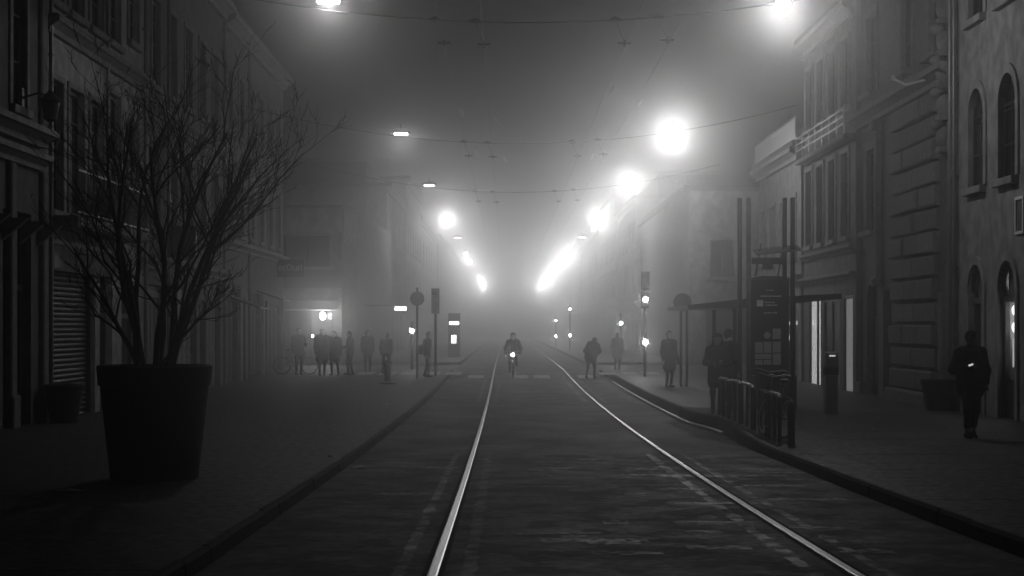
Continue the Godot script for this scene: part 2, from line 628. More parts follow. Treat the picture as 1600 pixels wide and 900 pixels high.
func plain_house(label: String, side: int, X: float, D0: float, D1: float, H: float, wall: Material, storeys: Array, pitch: float, ww: float, o := {}) -> Node3D:
	# a rendered terrace house: storeys are [sill height, window head]
	var W := D1 - D0 - 0.02
	var root := thing("terrace_house", label, "house", left_frame(X, D0) if side < 0 else right_frame(X, D1), "houses along the street")
	var holes := []
	var cnt := maxi(1, int(W / pitch))
	for st in storeys:
		for k in cnt:
			var m := W * (k + 0.5) / cnt
			holes.append([m - ww / 2, m + ww / 2, st[0], st[1]])
	var shop := []
	var sc: int = o.get("shops", maxi(1, int(W / 3.6)))
	for k in sc:
		var hole := [W * k / sc + 0.35, W * (k + 1) / sc - 0.35, -0.45, o.get("shop_top", 2.9)]
		holes.append(hole)
		shop.append(hole)
	var b := MB.new()
	wall_mesh(b, 0.0, W, -0.5, H, holes, 0.3)
	part("wall", b, wall, root)
	shell(root, W, H, 9.0, wall)
	for h in holes:
		if h in shop:
			continue
		window(root, h, -0.1, M.wood_pale if o.get("pale_frames", true) else M.wood_dark, {"cols": 2, "rows": 3, "surround": 0.14, "trim": M.trim})
	for h in shop:
		var f := MB.new()
		var n := maxi(2, int((h[1] - h[0]) / 1.1))
		for k in n + 1:
			var u := lerpf(h[0] + 0.05, h[1] - 0.05, float(k) / n)
			f.box(Vector3(u - 0.045, -0.4, -0.26), Vector3(u + 0.045, h[3] - 0.5, -0.16))
		f.box(Vector3(h[0], h[3] - 0.5, -0.28), Vector3(h[1], h[3], -0.1))
		f.box(Vector3(h[0] + 0.1, -0.4, -0.25), Vector3(h[1] - 0.1, 0.42, -0.18))
		var s := part("shopfront", f, M.wood_dark, root)
		for k in n:
			var g := MB.new()
			g.box(Vector3(lerpf(h[0] + 0.05, h[1] - 0.05, float(k) / n) + 0.03, 0.43, -0.22), Vector3(lerpf(h[0] + 0.05, h[1] - 0.05, float(k + 1) / n) - 0.03, h[3] - 0.51, -0.21))
			part("pane", g, M.glass, s)
	moulding(root, "string_course", 0.0, W, o.get("course", 3.35), 0.3, 0.22, M.trim)
	moulding(root, "cornice", 0.0, W, H - 0.45, 0.44, 0.34, M.trim)
	return root


func left_side() -> void:
	# --- nearest house on the left, with a heavy stone cornice over a shop
	var X := -9.35
	var D0 := 22.0
	var W := 12.98
	var root := thing("corner_house", "dark house with a double cornice at the left picture edge", "house", left_frame(X, D0), "houses along the street")
	var holes := []
	var d0 := func(d: float) -> float: return d - D0
	for q in [[24.2, 25.6], [26.6, 28.0], [29.6, 30.9], [32.1, 32.55], [32.85, 34.0]]:
		holes.append([q[0] - D0, q[1] - D0, -0.45, 4.2])
	var ups := []
	for q in [[24.0, 25.3], [27.0, 28.3], [30.0, 31.3], [32.6, 33.6]]:
		for st in [[6.2, 8.9], [10.1, 12.4]]:
			ups.append([q[0] - D0, q[1] - D0, st[0], st[1]])
	var b := MB.new()
	wall_mesh(b, 0, W, -0.5, 14.0, holes + ups, 0.3)
	part("wall", b, M.stucco_dark, root)
	shell(root, W, 14.0, 9.0, M.stucco_dark)
	for h in ups:
		window(root, h, -0.1, M.wood_dark, {"surround": 0.16})
	for h in holes:
		var f := MB.new()
		f.box(Vector3(h[0], -0.4, -0.26), Vector3(h[0] + 0.09, 4.18, -0.18))
		f.box(Vector3(h[1] - 0.09, -0.4, -0.26), Vector3(h[1], 4.18, -0.18))
		f.box(Vector3(h[0] + 0.09, 2.7, -0.26), Vector3(h[1] - 0.09, 2.82, -0.18))
		f.box(Vector3(h[0] + 0.09, -0.4, -0.25), Vector3(h[1] - 0.09, 0.7, -0.2))
		var s := part("door", f, M.wood_dark, root)
		var g := MB.new()
		g.box(Vector3(h[0] + 0.05, 0.71, -0.23), Vector3(h[1] - 0.05, 4.1, -0.22))
		part("pane", g, M.glass, s)
	moulding(root, "cornice", 0.0, W - 0.4, 5.1, 0.3, 0.3, M.trim)
	moulding(root, "cornice", 0.0, W - 0.4, 5.55, 0.34, 0.42, M.trim)
	moulding(root, "cornice", 0.0, W, 13.4, 0.55, 0.5, M.trim)
	for u in [10.3, 12.55]:
		b = MB.new()
		b.bevel_box(Vector3(u, -0.4, -0.02), Vector3(u + 0.34, 5.08, 0.12), 0.03)
		b.bevel_box(Vector3(u - 0.06, -0.4, -0.02), Vector3(u + 0.4, 0.7, 0.17), 0.03)
		part("pilaster", b, M.stone, root)
	b = MB.new()
	b.bevel_box(Vector3(12.5, 5.92, -0.02), Vector3(12.9, 13.38, 0.1), 0.03)
	part("pilaster", b, M.stone, root)

	# an unlit wall lantern on an iron bracket
	var t := thing("wall_lantern", "unlit dark wall lantern above the double cornice at the left edge", "lantern", left_frame(X, 33.9))
	b = MB.new()
	b.tube([Vector3(-0.55, 6.4, 0.0), Vector3(-0.55, 6.5, 0.3), Vector3(-0.55, 6.45, 0.55)], [0.025, 0.02, 0.018], 7)
	b.box(Vector3(-0.63, 6.2, -0.02), Vector3(-0.47, 6.6, 0.03))
	part("bracket", b, M.iron, t)
	b = MB.new()
	b.lathe([Vector2(0.06, 5.95), Vector2(0.13, 6.0), Vector2(0.19, 6.32), Vector2(0.22, 6.34), Vector2(0.1, 6.48), Vector2(0.03, 6.56), Vector2(0, 6.58)], 8, Vector3(-0.55, 0, 0.55))
	part("lantern_head", b, M.iron, t)

	# --- pale house with tall windows, balcony and roller shutter
	D0 = 35.0
	W = 9.58
	root = thing("terrace_house", "pale rendered house with tall first-floor windows over a roller shutter", "house", left_frame(X, D0), "houses along the street")
	holes = []
	var cols := [[35.42, 36.35], [36.9, 38.15], [38.75, 40.0], [40.5, 41.75]]
	for k in 4:
		holes.append([cols[k][0] - D0, cols[k][1] - D0, 4.4, 7.1 if k < 3 else 7.5])
	for k in 4:
		holes.append([cols[k][0] - D0, cols[k][1] - D0, 8.75, 11.3])
	for q in [[42.7, 43.8]]:
		holes.append([q[0] - D0, q[1] - D0, 4.9, 7.0])
		holes.append([q[0] - D0, q[1] - D0, 9.1, 11.2])
	var shut := [0.35, 4.3, -0.45, 3.2]
	var dark := [4.75, 6.0, -0.45, 3.2]
	var dark2 := [7.0, 8.9, -0.45, 3.0]
	b = MB.new()
	wall_mesh(b, 0, W, -0.5, 13.0, holes + [shut, dark, dark2], 0.3)
	part("wall", b, M.stucco_white, root)
	shell(root, W, 13.0, 9.0, M.stucco_pale)
	for h in holes:
		window(root, h, -0.1, M.wood_dark, {"surround": 0.13, "trim": M.trim, "rows": 4})
	var sh := Node3D.new()
	sh.name = "roller_shutter"
	root.add_child(sh)
	var y := 0.0
	while y < 3.1:
		b = MB.new()
		b.profile(0.42, 4.23, [Vector2(-0.24, y + 0.004), Vector2(-0.2, y + 0.02), Vector2(-0.185, y + 0.055), Vector2(-0.2, y + 0.09), Vector2(-0.24, y + 0.106)])
		part("slat", b, M.shutter, sh)
		y += 0.11
	b = MB.new()
	b.box(Vector3(0.36, -0.4, -0.25), Vector3(0.42, 3.18, -0.1))
	part("guide_rail", b, M.iron, sh)
	b = MB.new()
	b.box(Vector3(4.23, -0.4, -0.25), Vector3(4.29, 3.18, -0.1))
	part("guide_rail", b, M.iron, sh)
	b = MB.new()
	b.box(Vector3(0.3, 3.16, -0.28), Vector3(6.1, 3.72, 0.06))
	part("fascia", b, M.stucco_dark, root)
	b = MB.new()
	b.bevel_box(Vector3(0.42, 3.2, 0.06), Vector3(1.0, 3.66, 0.085), 0.01)
	part("sign_plate", b, M.stucco_pale, root)
	for h in [dark, dark2]:
		var f := MB.new()
		f.box(Vector3(h[0], -0.4, -0.26), Vector3(h[0] + 0.08, h[3] - 0.02, -0.16))
		f.box(Vector3(h[1] - 0.08, -0.4, -0.26), Vector3(h[1], h[3] - 0.02, -0.16))
		f.box(Vector3(h[0] + 0.08, 2.2, -0.26), Vector3(h[1] - 0.08, 2.32, -0.16))
		f.box(Vector3(h[0] + 0.08, -0.4, -0.24), Vector3(h[1] - 0.08, 0.9, -0.2))
		var s := part("door", f, M.wood_dark, root)
		var g := MB.new()
		g.box(Vector3(h[0] + 0.05, 0.91, -0.22), Vector3(h[1] - 0.05, h[3] - 0.05, -0.21))
		part("pane", g, M.glass, s)
	b = MB.new()
	b.bevel_box(Vector3(0.1, 4.02, -0.02), Vector3(7.0, 4.26, 0.7), 0.05)
	part("balcony_slab", b, M.stone_b, root)
	for k in 6:
		var u := 0.5 + k * 1.2
		b = MB.new()
		b.prism([Vector2(0, 3.6), Vector2(0.5, 4.02), Vector2(0, 4.02)], u - 0.08, u + 0.08, Transform3D(Basis(Vector3(0, 0, 1), Vector3.UP, Vector3(-1, 0, 0)), Vector3.ZERO))
		part("console", b, M.stone_b, root)
	railing(root, 0.12, 6.98, 4.26, 0.95, 0.66, M.iron)
	moulding(root, "string_course", 0.0, W, 8.0, 0.36, 0.3, M.trim)
	moulding(root, "cornice", 0.0, W, 12.5, 0.5, 0.45, M.trim)
	pipe(root, 0.12, 0.0, 12.4, 0.05)
	pipe(root, 5.15, 4.3, 12.4, 0.05)
	pipe(root, 9.35, 0.0, 12.4, 0.055)

	# --- darker house with boarded shopfronts behind the potted tree
	D0 = 44.6
	W = 12.38
	root = thing("terrace_house", "dark fronted house with panelled shopfronts behind the bare potted tree", "house", left_frame(X, D0), "houses along the street")
	holes = []
	for k in 5:
		for st in [[4.6, 6.9], [8.4, 10.7]]:
			holes.append([0.9 + k * 2.35, 2.0 + k * 2.35, st[0], st[1]])
	var shops := [[0.5, 2.6, -0.45, 3.1], [3.0, 4.1, -0.45, 2.8], [4.6, 7.6, -0.45, 3.1], [8.1, 9.2, -0.45, 2.8], [9.6, 11.9, -0.45, 3.1]]
	b = MB.new()
	wall_mesh(b, 0, W, -0.5, 12.6, holes + shops, 0.3)
	part("wall", b, M.stucco_mid, root)
	shell(root, W, 12.6, 9.0, M.stucco_mid)
	for h in holes:
		window(root, h, -0.1, M.wood_dark, {"surround": 0.13, "rows": 4})
	for i in shops.size():
		var h: Array = shops[i]
		var f := MB.new()
		var n := 2 if h[1] - h[0] < 1.5 else 4
		for k in n:
			var u0 := lerpf(h[0], h[1], float(k) / n)
			var u1 := lerpf(h[0], h[1], float(k + 1) / n)
			f.bevel_box(Vector3(u0 + 0.02, -0.4, -0.26), Vector3(u1 - 0.02, h[3] - 0.35, -0.19), 0.015)
			f.bevel_box(Vector3(u0 + 0.1, 0.3, -0.2), Vector3(u1 - 0.1, 1.2, -0.165), 0.03)
			f.bevel_box(Vector3(u0 + 0.1, 1.35, -0.2), Vector3(u1 - 0.1, h[3] - 0.5, -0.165), 0.03)
		f.box(Vector3(h[0], h[3] - 0.33, -0.28), Vector3(h[1], h[3] - 0.01, -0.12))
		part("door" if n == 2 else "shop_panel", f, M.wood_pale if i % 2 == 0 else M.wood_dark, root)
	moulding(root, "string_course", 0.0, W, 3.5, 0.34, 0.3, M.trim)
	moulding(root, "string_course", 0.0, W, 7.6, 0.26, 0.2, M.trim)
	moulding(root, "cornice", 0.0, W, 12.1, 0.48, 0.45, M.trim)
	pipe(root, 2.8, 0.0, 12.0)
	pipe(root, 12.2, 0.0, 12.0)
	# dark square sign on a bracket
	t = thing("hanging_sign", "dark square shop sign on a bracket behind the bare tree", "sign", Transform3D(Basis(), Vector3(-9.35, 0, -47.2)))
	b = MB.new()
	b.bar(Vector3(0, 4.72, 0), Vector3(0.95, 4.72, 0), 0.02)
	part("bracket", b, M.iron, t)
	b = MB.new()
	b.bevel_box(Vector3(0.18, 3.9, -0.05), Vector3(0.88, 4.7, 0.05), 0.02)
	part("board", b, M.paint_dark, t)

	# --- house at the crossing, with a dark fascia that carries letters
	D0 = 57.0
	W = 15.4
	root = thing("terrace_house", "house with a lettered dark shop fascia at the left corner of the crossing", "house", left_frame(X, D0), "houses along the street")
	holes = []
	for k in 6:
		for st in [[5.2, 7.3], [8.6, 10.6]]:
			holes.append([0.8 + k * 2.5, 1.9 + k * 2.5, st[0], st[1]])
	shops = [[0.6, 3.2, -0.45, 3.2], [3.8, 5.0, -0.45, 3.0], [5.6, 8.8, -0.45, 3.2], [9.4, 10.6, -0.45, 3.0], [11.2, 15.0, -0.45, 3.2]]
	b = MB.new()
	wall_mesh(b, 0, W, -0.5, 12.4, holes + shops, 0.3)
	part("wall", b, M.stucco_mid, root)
	shell(root, W, 12.4, 9.0, M.stucco_mid)
	for h in holes:
		window(root, h, -0.1, M.wood_pale, {"surround": 0.15, "rows": 3})
	for i in shops.size():
		var h: Array = shops[i]
		var f := MB.new()
		var n := 2 if h[1] - h[0] < 1.5 else 3
		for k in n:
			var u0 := lerpf(h[0], h[1], float(k) / n)
			var u1 := lerpf(h[0], h[1], float(k + 1) / n)
			f.bevel_box(Vector3(u0 + 0.02, -0.4, -0.26), Vector3(u1 - 0.02, h[3] - 0.35, -0.19), 0.015)
			f.bevel_box(Vector3(u0 + 0.12, 0.3, -0.2), Vector3(u1 - 0.12, h[3] - 0.5, -0.165), 0.03)
		f.box(Vector3(h[0], h[3] - 0.33, -0.28), Vector3(h[1], h[3] - 0.01, -0.12))
		part("shop_panel", f, M.wood_pale if i % 2 else M.wood_dark, root)
	moulding(root, "string_course", 0.0, W, 4.6, 0.3, 0.26, M.trim)
	moulding(root, "cornice", 0.0, W, 11.9, 0.48, 0.45, M.trim)
	for u in [3.5, 9.1, 15.1]:
		b = MB.new()
		b.bevel_box(Vector3(u - 0.2, -0.4, -0.02), Vector3(u + 0.2, 3.3, 0.1), 0.03)
		part("pilaster", b, M.trim, root)
	pipe(root, 5.3, 0.0, 11.8)
	# awning arm with a bright edge
	for q in [[4.3, 2.95], [1.2, 2.6]]:
		b = MB.new()
		b.prism([Vector2(0.0, q[1] + 0.42), Vector2(0.0, q[1] + 0.36), Vector2(1.0, q[1]), Vector2(1.0, q[1] + 0.05)], q[0] * 2.0 - 0.9, q[0] * 2.0 + 0.9, Transform3D(Basis(Vector3(0, 0, 1), Vector3.UP, Vector3(1, 0, 0)), Vector3.ZERO))
		part("awning", b, M.awning, root)
		b = MB.new()
		b.bar(Vector3(q[0] * 2.0 - 0.9, q[1] + 0.02, 1.02), Vector3(q[0] * 2.0 + 0.9, q[1] + 0.02, 1.02), 0.03, 8)
		part("awning_bar", b, M.steel, root)
	# a projecting fascia sign seen end-on, its letters facing the viewer
	t = thing("shop_sign", "dark shop sign with pale letters at the left corner of the crossing", "sign", Transform3D(Basis(), Vector3(-9.35, 0, -70.2)))
	b = MB.new()
	b.bevel_box(Vector3(0.05, 4.0, -0.1), Vector3(1.15, 4.72, 0.1), 0.02)
	part("board", b, M.sign_face, t)
	var tm := TextMesh.new()
	tm.text = "ecOuri"
	var fnt := SystemFont.new()
	fnt.font_names = PackedStringArray(["Droid Sans"])
	tm.font = fnt
	tm.font_size = 32
	tm.pixel_size = 0.0105
	tm.depth = 0.03
	var le := part("lettering", tm, M.letters, t)
	le.position = Vector3(0.6, 4.38, 0.115)

	# --- corner building beyond the crossing: its end wall faces the street
	t = thing("corner_building", "two-storey corner building with a chamfered pale corner beyond the crossing", "house", Transform3D(Basis(), Vector3(-16.0, 0, -84.0)), "houses along the street")
	W = 8.0
	holes = [[1.0, 3.0, 4.9, 6.4], [4.2, 7.4, 4.9, 6.4], [0.8, 3.6, -0.4, 2.9], [4.3, 7.6, -0.4, 2.9]]
	b = MB.new()
	wall_mesh(b, 0, W, -0.5, 7.9, holes, 0.3)
	part("wall", b, M.stucco_mid, t)
	for h in holes:
		window(t, h, -0.1, M.wood_dark, {"cols": 3, "rows": 1, "sill": h[2] > 1.0})
	b = MB.new()
	b.box(Vector3(0, 3.85, 0.0), Vector3(W + 0.1, 4.75, 0.35))
	part("fascia", b, M.sign_face, t)
	b = MB.new()
	b.box(Vector3(0, 6.55, 0.0), Vector3(W, 7.75, 0.12))
	part("parapet_band", b, M.stucco_pale, t)
	b = MB.new()
	b.quad(Vector3(W, -0.5, 0), Vector3(W + 0.62, -0.5, -1.8), Vector3(W + 0.62, 7.9, -1.8), Vector3(W, 7.9, 0))
	b.quad(Vector3(W + 0.62, -0.5, -1.8), Vector3(W + 0.62, -0.5, -26.0), Vector3(W + 0.62, 7.9, -26.0), Vector3(W + 0.62, 7.9, -1.8))
	b.quad(Vector3(0, 7.9, 0), Vector3(W, 7.9, 0), Vector3(W + 0.62, 7.9, -26.0), Vector3(0, 7.9, -26.0))
	b.tri(Vector3(W, 7.9, 0), Vector3(W + 0.62, 7.9, -1.8), Vector3(W + 0.62, 7.9, -26.0))
	b.quad(Vector3(0, -0.5, -26.0), Vector3(0, -0.5, 0), Vector3(0, 7.9, 0), Vector3(0, 7.9, -26.0))
	b.quad(Vector3(W + 0.62, -0.5, -26.0), Vector3(0, -0.5, -26.0), Vector3(0, 7.9, -26.0), Vector3(W + 0.62, 7.9, -26.0))
	part("street_wall", b, M.stucco_mid, t)
	b = MB.new()
	b.box(Vector3(0.05, -0.4, -4.2), Vector3(W - 0.05, 7.85, -4.0))
	part("interior_wall", b, M.interior, t)
	b = MB.new()
	var n0 := Vector3(1.8, 0, 0.62).normalized() * 0.06
	var pts := []
	for q in [[0.04, 6.1], [0.96, 6.1], [0.96, 7.75], [0.04, 7.75]]:
		pts.append(Vector3(W, q[1], 0).lerp(Vector3(W + 0.62, q[1], -1.8), q[0]))
	b.quad(pts[0] + n0, pts[1] + n0, pts[2] + n0, pts[3] + n0)
	for k in 4:
		b.quad(pts[k], pts[(k + 1) % 4], pts[(k + 1) % 4] + n0, pts[k] + n0)
	part("corner_panel", b, M.trim, t)
	b = MB.new()
	b.prism([Vector2(0.0, 3.1), Vector2(1.3, 2.75), Vector2(1.3, 2.82), Vector2(0.0, 3.25)], 3.9, 7.9, Transform3D(Basis(Vector3(0, 0, 1), Vector3.UP, Vector3(1, 0, 0)), Vector3.ZERO))
	part("awning", b, M.awning, t)
	b = MB.new()
	b.bar(Vector3(3.9, 2.79, 1.32), Vector3(7.9, 2.79, 1.32), 0.035, 8)
	part("awning_bar", b, M.steel, t)

	# rows that fade into the fog
	plain_house("low pale house just beyond the corner building on the left", -1, -7.6, 110.2, 128.0, 11.0, M.stucco_mid, [[4.4, 6.4], [7.6, 9.6]], 3.0, 1.1)
	plain_house("tall house deep in the fog on the left side", -1, -7.4, 128.2, 150.0, 13.0, M.stucco_pale, [[4.4, 6.4], [7.6, 9.6]], 3.4, 1.1)
	plain_house("faint house on the left, second from the far end", -1, -7.6, 150.2, 190.0, 11.5, M.stucco_mid, [[4.4, 6.4], [7.6, 9.6]], 5.0, 1.2)
	plain_house("faintest, farthest house on the left side of the street", -1, -7.4, 190.2, 300.0, 12.0, M.stucco_mid, [[4.4, 6.4], [7.6, 9.6]], 11.0, 1.4)


func right_side() -> void:
	# --- rendered house with arched windows and doors at the right edge
	var X := 10.3
	var D1 := 39.8
	var W := 15.8
	var root := thing("arched_house", "rendered house with arched windows and arched doors at the right edge", "house", right_frame(X, D1), "houses along the street")
	var u := func(d: float) -> float: return D1 - d
	var wins := []
	var uppers := []
	var doors := []
	for q in [[37.2, 38.4], [34.85, 36.05], [32.5, 33.7], [28.5, 29.7], [25.5, 26.7]]:
		wins.append([D1 - q[1], D1 - q[0], 5.05, 7.2, true])
		uppers.append([D1 - q[1], D1 - q[0], 8.75, 11.0])
	for q in [[37.25, 38.35], [34.85, 36.05], [31.2, 32.4], [27.5, 28.7]]:
		doors.append([D1 - q[1], D1 - q[0], -0.45, 3.35, true])
	var b := MB.new()
	wall_mesh(b, 0, W, -0.5, 13.2, wins + uppers + doors, 0.32)
	part("wall", b, M.stucco_pale, root)
	# side walls and roof, with a lit room behind the glazed door
	shell(root, W, 13.2, 9.0, M.stucco_pale, 0.9)
	for h in wins:
		window(root, h, -0.08, M.wood_dark, {"surround": 0.2, "trim": M.stucco_pale, "rows": 3, "sill_out": 0.16})
	for h in uppers:
		window(root, h, -0.08, M.wood_dark, {"surround": 0.2, "trim": M.stucco_pale, "sill_out": 0.16})
	for i in doors.size():
		var h: Array = doors[i]
		var a: float = h[0]; var c: float = h[1]
		var m := (a + c) / 2
		var f := MB.new()
		f.box(Vector3(a, -0.4, -0.18), Vector3(a + 0.12, 2.75, -0.08))
		f.box(Vector3(c - 0.12, -0.4, -0.18), Vector3(c, 2.75, -0.08))
		f.box(Vector3(a + 0.12, 2.5, -0.18), Vector3(c - 0.12, 2.62, -0.03))
		f.box(Vector3(a + 0.12, -0.4, -0.17), Vector3(c - 0.12, 0.9, -0.1))
		arch_band(f, m, 2.75, 0.46, 0.6, -0.08)
		if i != 1:
			f.box(Vector3(m - 0.03, 0.9, -0.16), Vector3(m + 0.03, 2.5, -0.09))
		var dr := part("door", f, M.wood_dark, root)
		var g := MB.new()
		g.box(Vector3(a + 0.08, 0.9, -0.14), Vector3(c - 0.08, 2.52, -0.13))
		part("pane", g, M.glass, dr)
		g = MB.new()
		g.box(Vector3(a + 0.14, 2.6, -0.15), Vector3(c - 0.14, 3.2, -0.14))
		part("fanlight", g, M.stucco_dark, dr)
		g = MB.new()
		g.ball(Vector3(c - 0.18, 1.05, -0.05), Vector3(0.03, 0.03, 0.03), Basis(), 6, 8)
		part("door_handle", g, M.steel, dr)
		var s := MB.new()
		arch_band(s, m, 2.75, 0.605, 0.78, 0.06)
		s.bevel_box(Vector3(a - 0.18, -0.4, -0.02), Vector3(a - 0.002, 2.75, 0.06), 0.015)
		s.bevel_box(Vector3(c + 0.002, -0.4, -0.02), Vector3(c + 0.18, 2.75, 0.06), 0.015)
		part("surround", s, M.stucco_pale, dr)
	moulding(root, "cornice", 0.0, W, 12.7, 0.5, 0.45, M.trim)
	b = MB.new()
	for q in [[0, 0, 0.06, 0.75], [0.5, 0, 0.56, 0.75], [0.06, 0, 0.5, 0.06], [0.06, 0.69, 0.5, 0.75]]:
		b.box(Vector3(D1 - 34.85 + q[0], 3.85 + q[1], -0.01), Vector3(D1 - 34.85 + q[2], 3.85 + q[3], 0.05))
	var nf := part("notice_frame", b, M.white_paint, root)
	b = MB.new()
	b.box(Vector3(D1 - 34.8, 3.9, 0.0), Vector3(D1 - 34.34, 4.55, 0.02))
	part("backing", b, M.stucco_dark, nf)
	pipe(root, 0.1, 0.0, 12.6, 0.065)
	pipe(root, 0.45, 0.0, 12.6, 0.055)
	# lamps and a light box seen through the glazed door
	var D := 35.5
	for q in [[2.34, "upper"], [1.98, "lower"]]:
		var t := thing("pendant_lamp", "%s glowing pendant globe seen through the arched glass door" % q[0 + 1], "lamp", Transform3D(Basis(), Vector3(X + 0.33, q[0], -D - 0.3)))
		b = MB.new()
		b.ball(Vector3.ZERO, Vector3(0.16, 0.15, 0.16))
		part("globe", b, M.bulb_dim, t)
		b = MB.new()
		b.bar(Vector3(0, 0.14, 0), Vector3(0, 1.2, 0), 0.008, 6)
		part("cord", b, M.iron, t)
		omni("globe_light", Vector3.ZERO, 0.12, 0.1, t)
	var lb := MB.new()
	lb.box(Vector3(X + 0.22, 1.15, -D - 0.4), Vector3(X + 0.26, 1.75, -D + 0.25))
	tag(part("light_box", lb, M.lit_box), "glowing upright panel below the globes behind the arched glass door", "light panel")

	# --- rusticated stone front
	X = 10.35
	D1 = 50.4
	W = 10.58
	root = thing("stone_house", "rusticated stone house with coursed blocks beside the arched house", "house", right_frame(X, D1), "houses along the street")
	var holes := [[0.8, 2.3, -0.45, 3.3, true], [0.9, 2.2, 4.7, 7.0], [0.9, 2.2, 8.6, 10.8], [2.95, 4.0, -0.45, 3.0], [5.2, 6.4, 8.6, 10.8], [8.2, 9.4, 8.6, 10.8]]
	b = MB.new()
	wall_mesh(b, 0, W, -0.5, 13.0, holes, 0.3)
	part("wall", b, M.stone_c, root)
	shell(root, W, 13.0, 9.0, M.stone_c)
	for k in [1, 2, 4, 5]:
		window(root, holes[k], -0.1, M.wood_dark, {"surround": 0.2, "trim": M.stone, "sill_out": 0.25})
	for h in [holes[0], holes[3]]:
		var f := MB.new()
		for k in 2:
			var u0 := lerpf(h[0], h[1], k / 2.0)
			var u1 := lerpf(h[0], h[1], (k + 1) / 2.0)
			f.bevel_box(Vector3(u0 + 0.01, -0.4, -0.27), Vector3(u1 - 0.01, h[3] - 0.02, -0.2), 0.01)
			f.bevel_box(Vector3(u0 + 0.1, 0.3, -0.21), Vector3(u1 - 0.1, 1.1, -0.17), 0.03)
			f.bevel_box(Vector3(u0 + 0.1, 1.3, -0.21), Vector3(u1 - 0.1, 2.3, -0.17), 0.03)
		part("door", f, M.wood_dark, root)
	# blocks of the pier: courses with open joints
	rng.seed = 5
	y_courses(root, 4.5, 9.15, 0.42, 7.6)
	moulding(root, "plinth", 4.45, 9.2, -0.4, 0.8, 0.3, M.stone)
	moulding(root, "plinth", 0.0, 0.78, -0.4, 0.8, 0.2, M.stone)
	moulding(root, "string_course", 0.0, W, 7.72, 0.4, 0.42, M.stone_b)
	moulding(root, "cornice", 0.0, W, 12.4, 0.55, 0.5, M.stone_b)
	b = MB.new()
	b.bevel_box(Vector3(2.45, 3.3, -0.02), Vector3(2.75, 7.7, 0.16), 0.03)
	b.bevel_box(Vector3(2.4, 3.1, -0.02), Vector3(2.8, 3.32, 0.26), 0.04)
	b.bevel_box(Vector3(2.4, 7.4, -0.02), Vector3(2.8, 7.7, 0.28), 0.04)
	part("pilaster", b, M.stone, root)
	b = MB.new()
	b.bevel_box(Vector3(9.3, 0.0, -0.02), Vector3(9.42, 2.8, 0.1), 0.02)
	part("pale_strip", b, M.trim, root)
	# carved brackets beside the downpipes
	for k in 5:
		b = MB.new()
		var yy := 6.4 + k * 0.75
		b.ball(Vector3(10.1, yy, 0.12), Vector3(0.2, 0.28, 0.22), Basis(), 6, 9)
		b.ball(Vector3(10.05, yy + 0.3, 0.3), Vector3(0.16, 0.14, 0.18), Basis(), 6, 9)
		b.box(Vector3(9.9, yy - 0.36, -0.01), Vector3(10.3, yy - 0.22, 0.3))
		part("carved_bracket", b, [M.stone, M.stone_b][k % 2], root)
	# a bare bracket arm that sticks out over the pavement
	var t := thing("wall_bracket", "thin bent metal bracket arm projecting from the stone house", "bracket", Transform3D(Basis(), Vector3(10.35, 0, -41.5)))
	b = MB.new()
	b.tube([Vector3(0, 8.0, 0), Vector3(-0.75, 7.8, 0), Vector3(-1.05, 7.94, 0)], [0.03, 0.03, 0.03], 7)
	part("arm", b, M.white_paint, t)
	b = MB.new()
	b.lathe([Vector2(0, -0.06), Vector2(0.05, -0.04), Vector2(0.05, 0.05), Vector2(0, 0.08)], 8, Vector3(-1.06, 7.96, 0))
	part("end_cap", b, M.steel, t)

	# --- house with two lit shop doors
	X = 10.2
	D1 = 59.2
	W = 8.78
	root = thing("terrace_house", "house with two lit shop doorways behind the tram shelter", "house", right_frame(X, D1), "houses along the street")
	var dA := [1.0, 3.15, -0.45, 3.15]
	var dB := [6.9, 8.35, -0.45, 2.95]
	var dC := [3.7, 6.3, -0.45, 2.9]
	holes = []
	for k in 4:
		holes.append([0.55 + k * 2.05, 1.65 + k * 2.05, 4.7, 7.2])
		holes.append([0.55 + k * 2.05, 1.65 + k * 2.05, 8.6, 10.6])
	b = MB.new()
	wall_mesh(b, 0, W, -0.5, 11.6, holes + [dA, dB, dC], 0.3)
	part("wall", b, M.stucco_mid, root)
	shell(root, W, 11.6, 9.0, M.stucco_mid, 1.0)
	for h in holes:
		window(root, h, -0.1, M.wood_dark, {"surround": 0.16, "trim": M.trim})
	for i in 3:
		var h: Array = [dA, dB, dC][i]
		var f := MB.new()
		f.box(Vector3(h[0], -0.4, -0.11), Vector3(h[0] + 0.09, h[3], -0.02))
		f.box(Vector3(h[1] - 0.09, -0.4, -0.11), Vector3(h[1], h[3], -0.02))
		f.box(Vector3(h[0] + 0.09, h[3] - 0.12, -0.14), Vector3(h[1] - 0.09, h[3] - 0.01, -0.02))
		if i == 0:
			f.box(Vector3(h[0] + 1.35, -0.4, -0.14), Vector3(h[0] + 1.47, h[3] - 0.12, -0.02))
		if i == 2:
			f.box(Vector3(h[0] + 1.25, -0.4, -0.14), Vector3(h[0] + 1.35, h[3] - 0.12, -0.02))
		var dr := part("shop_door", f, M.iron, root)
		var g := MB.new()
		g.box(Vector3(h[0] + 0.05, -0.3, -0.06), Vector3(h[1] - 0.05, h[3] - 0.06, -0.05))
		part("pane", g, M.glass, dr)
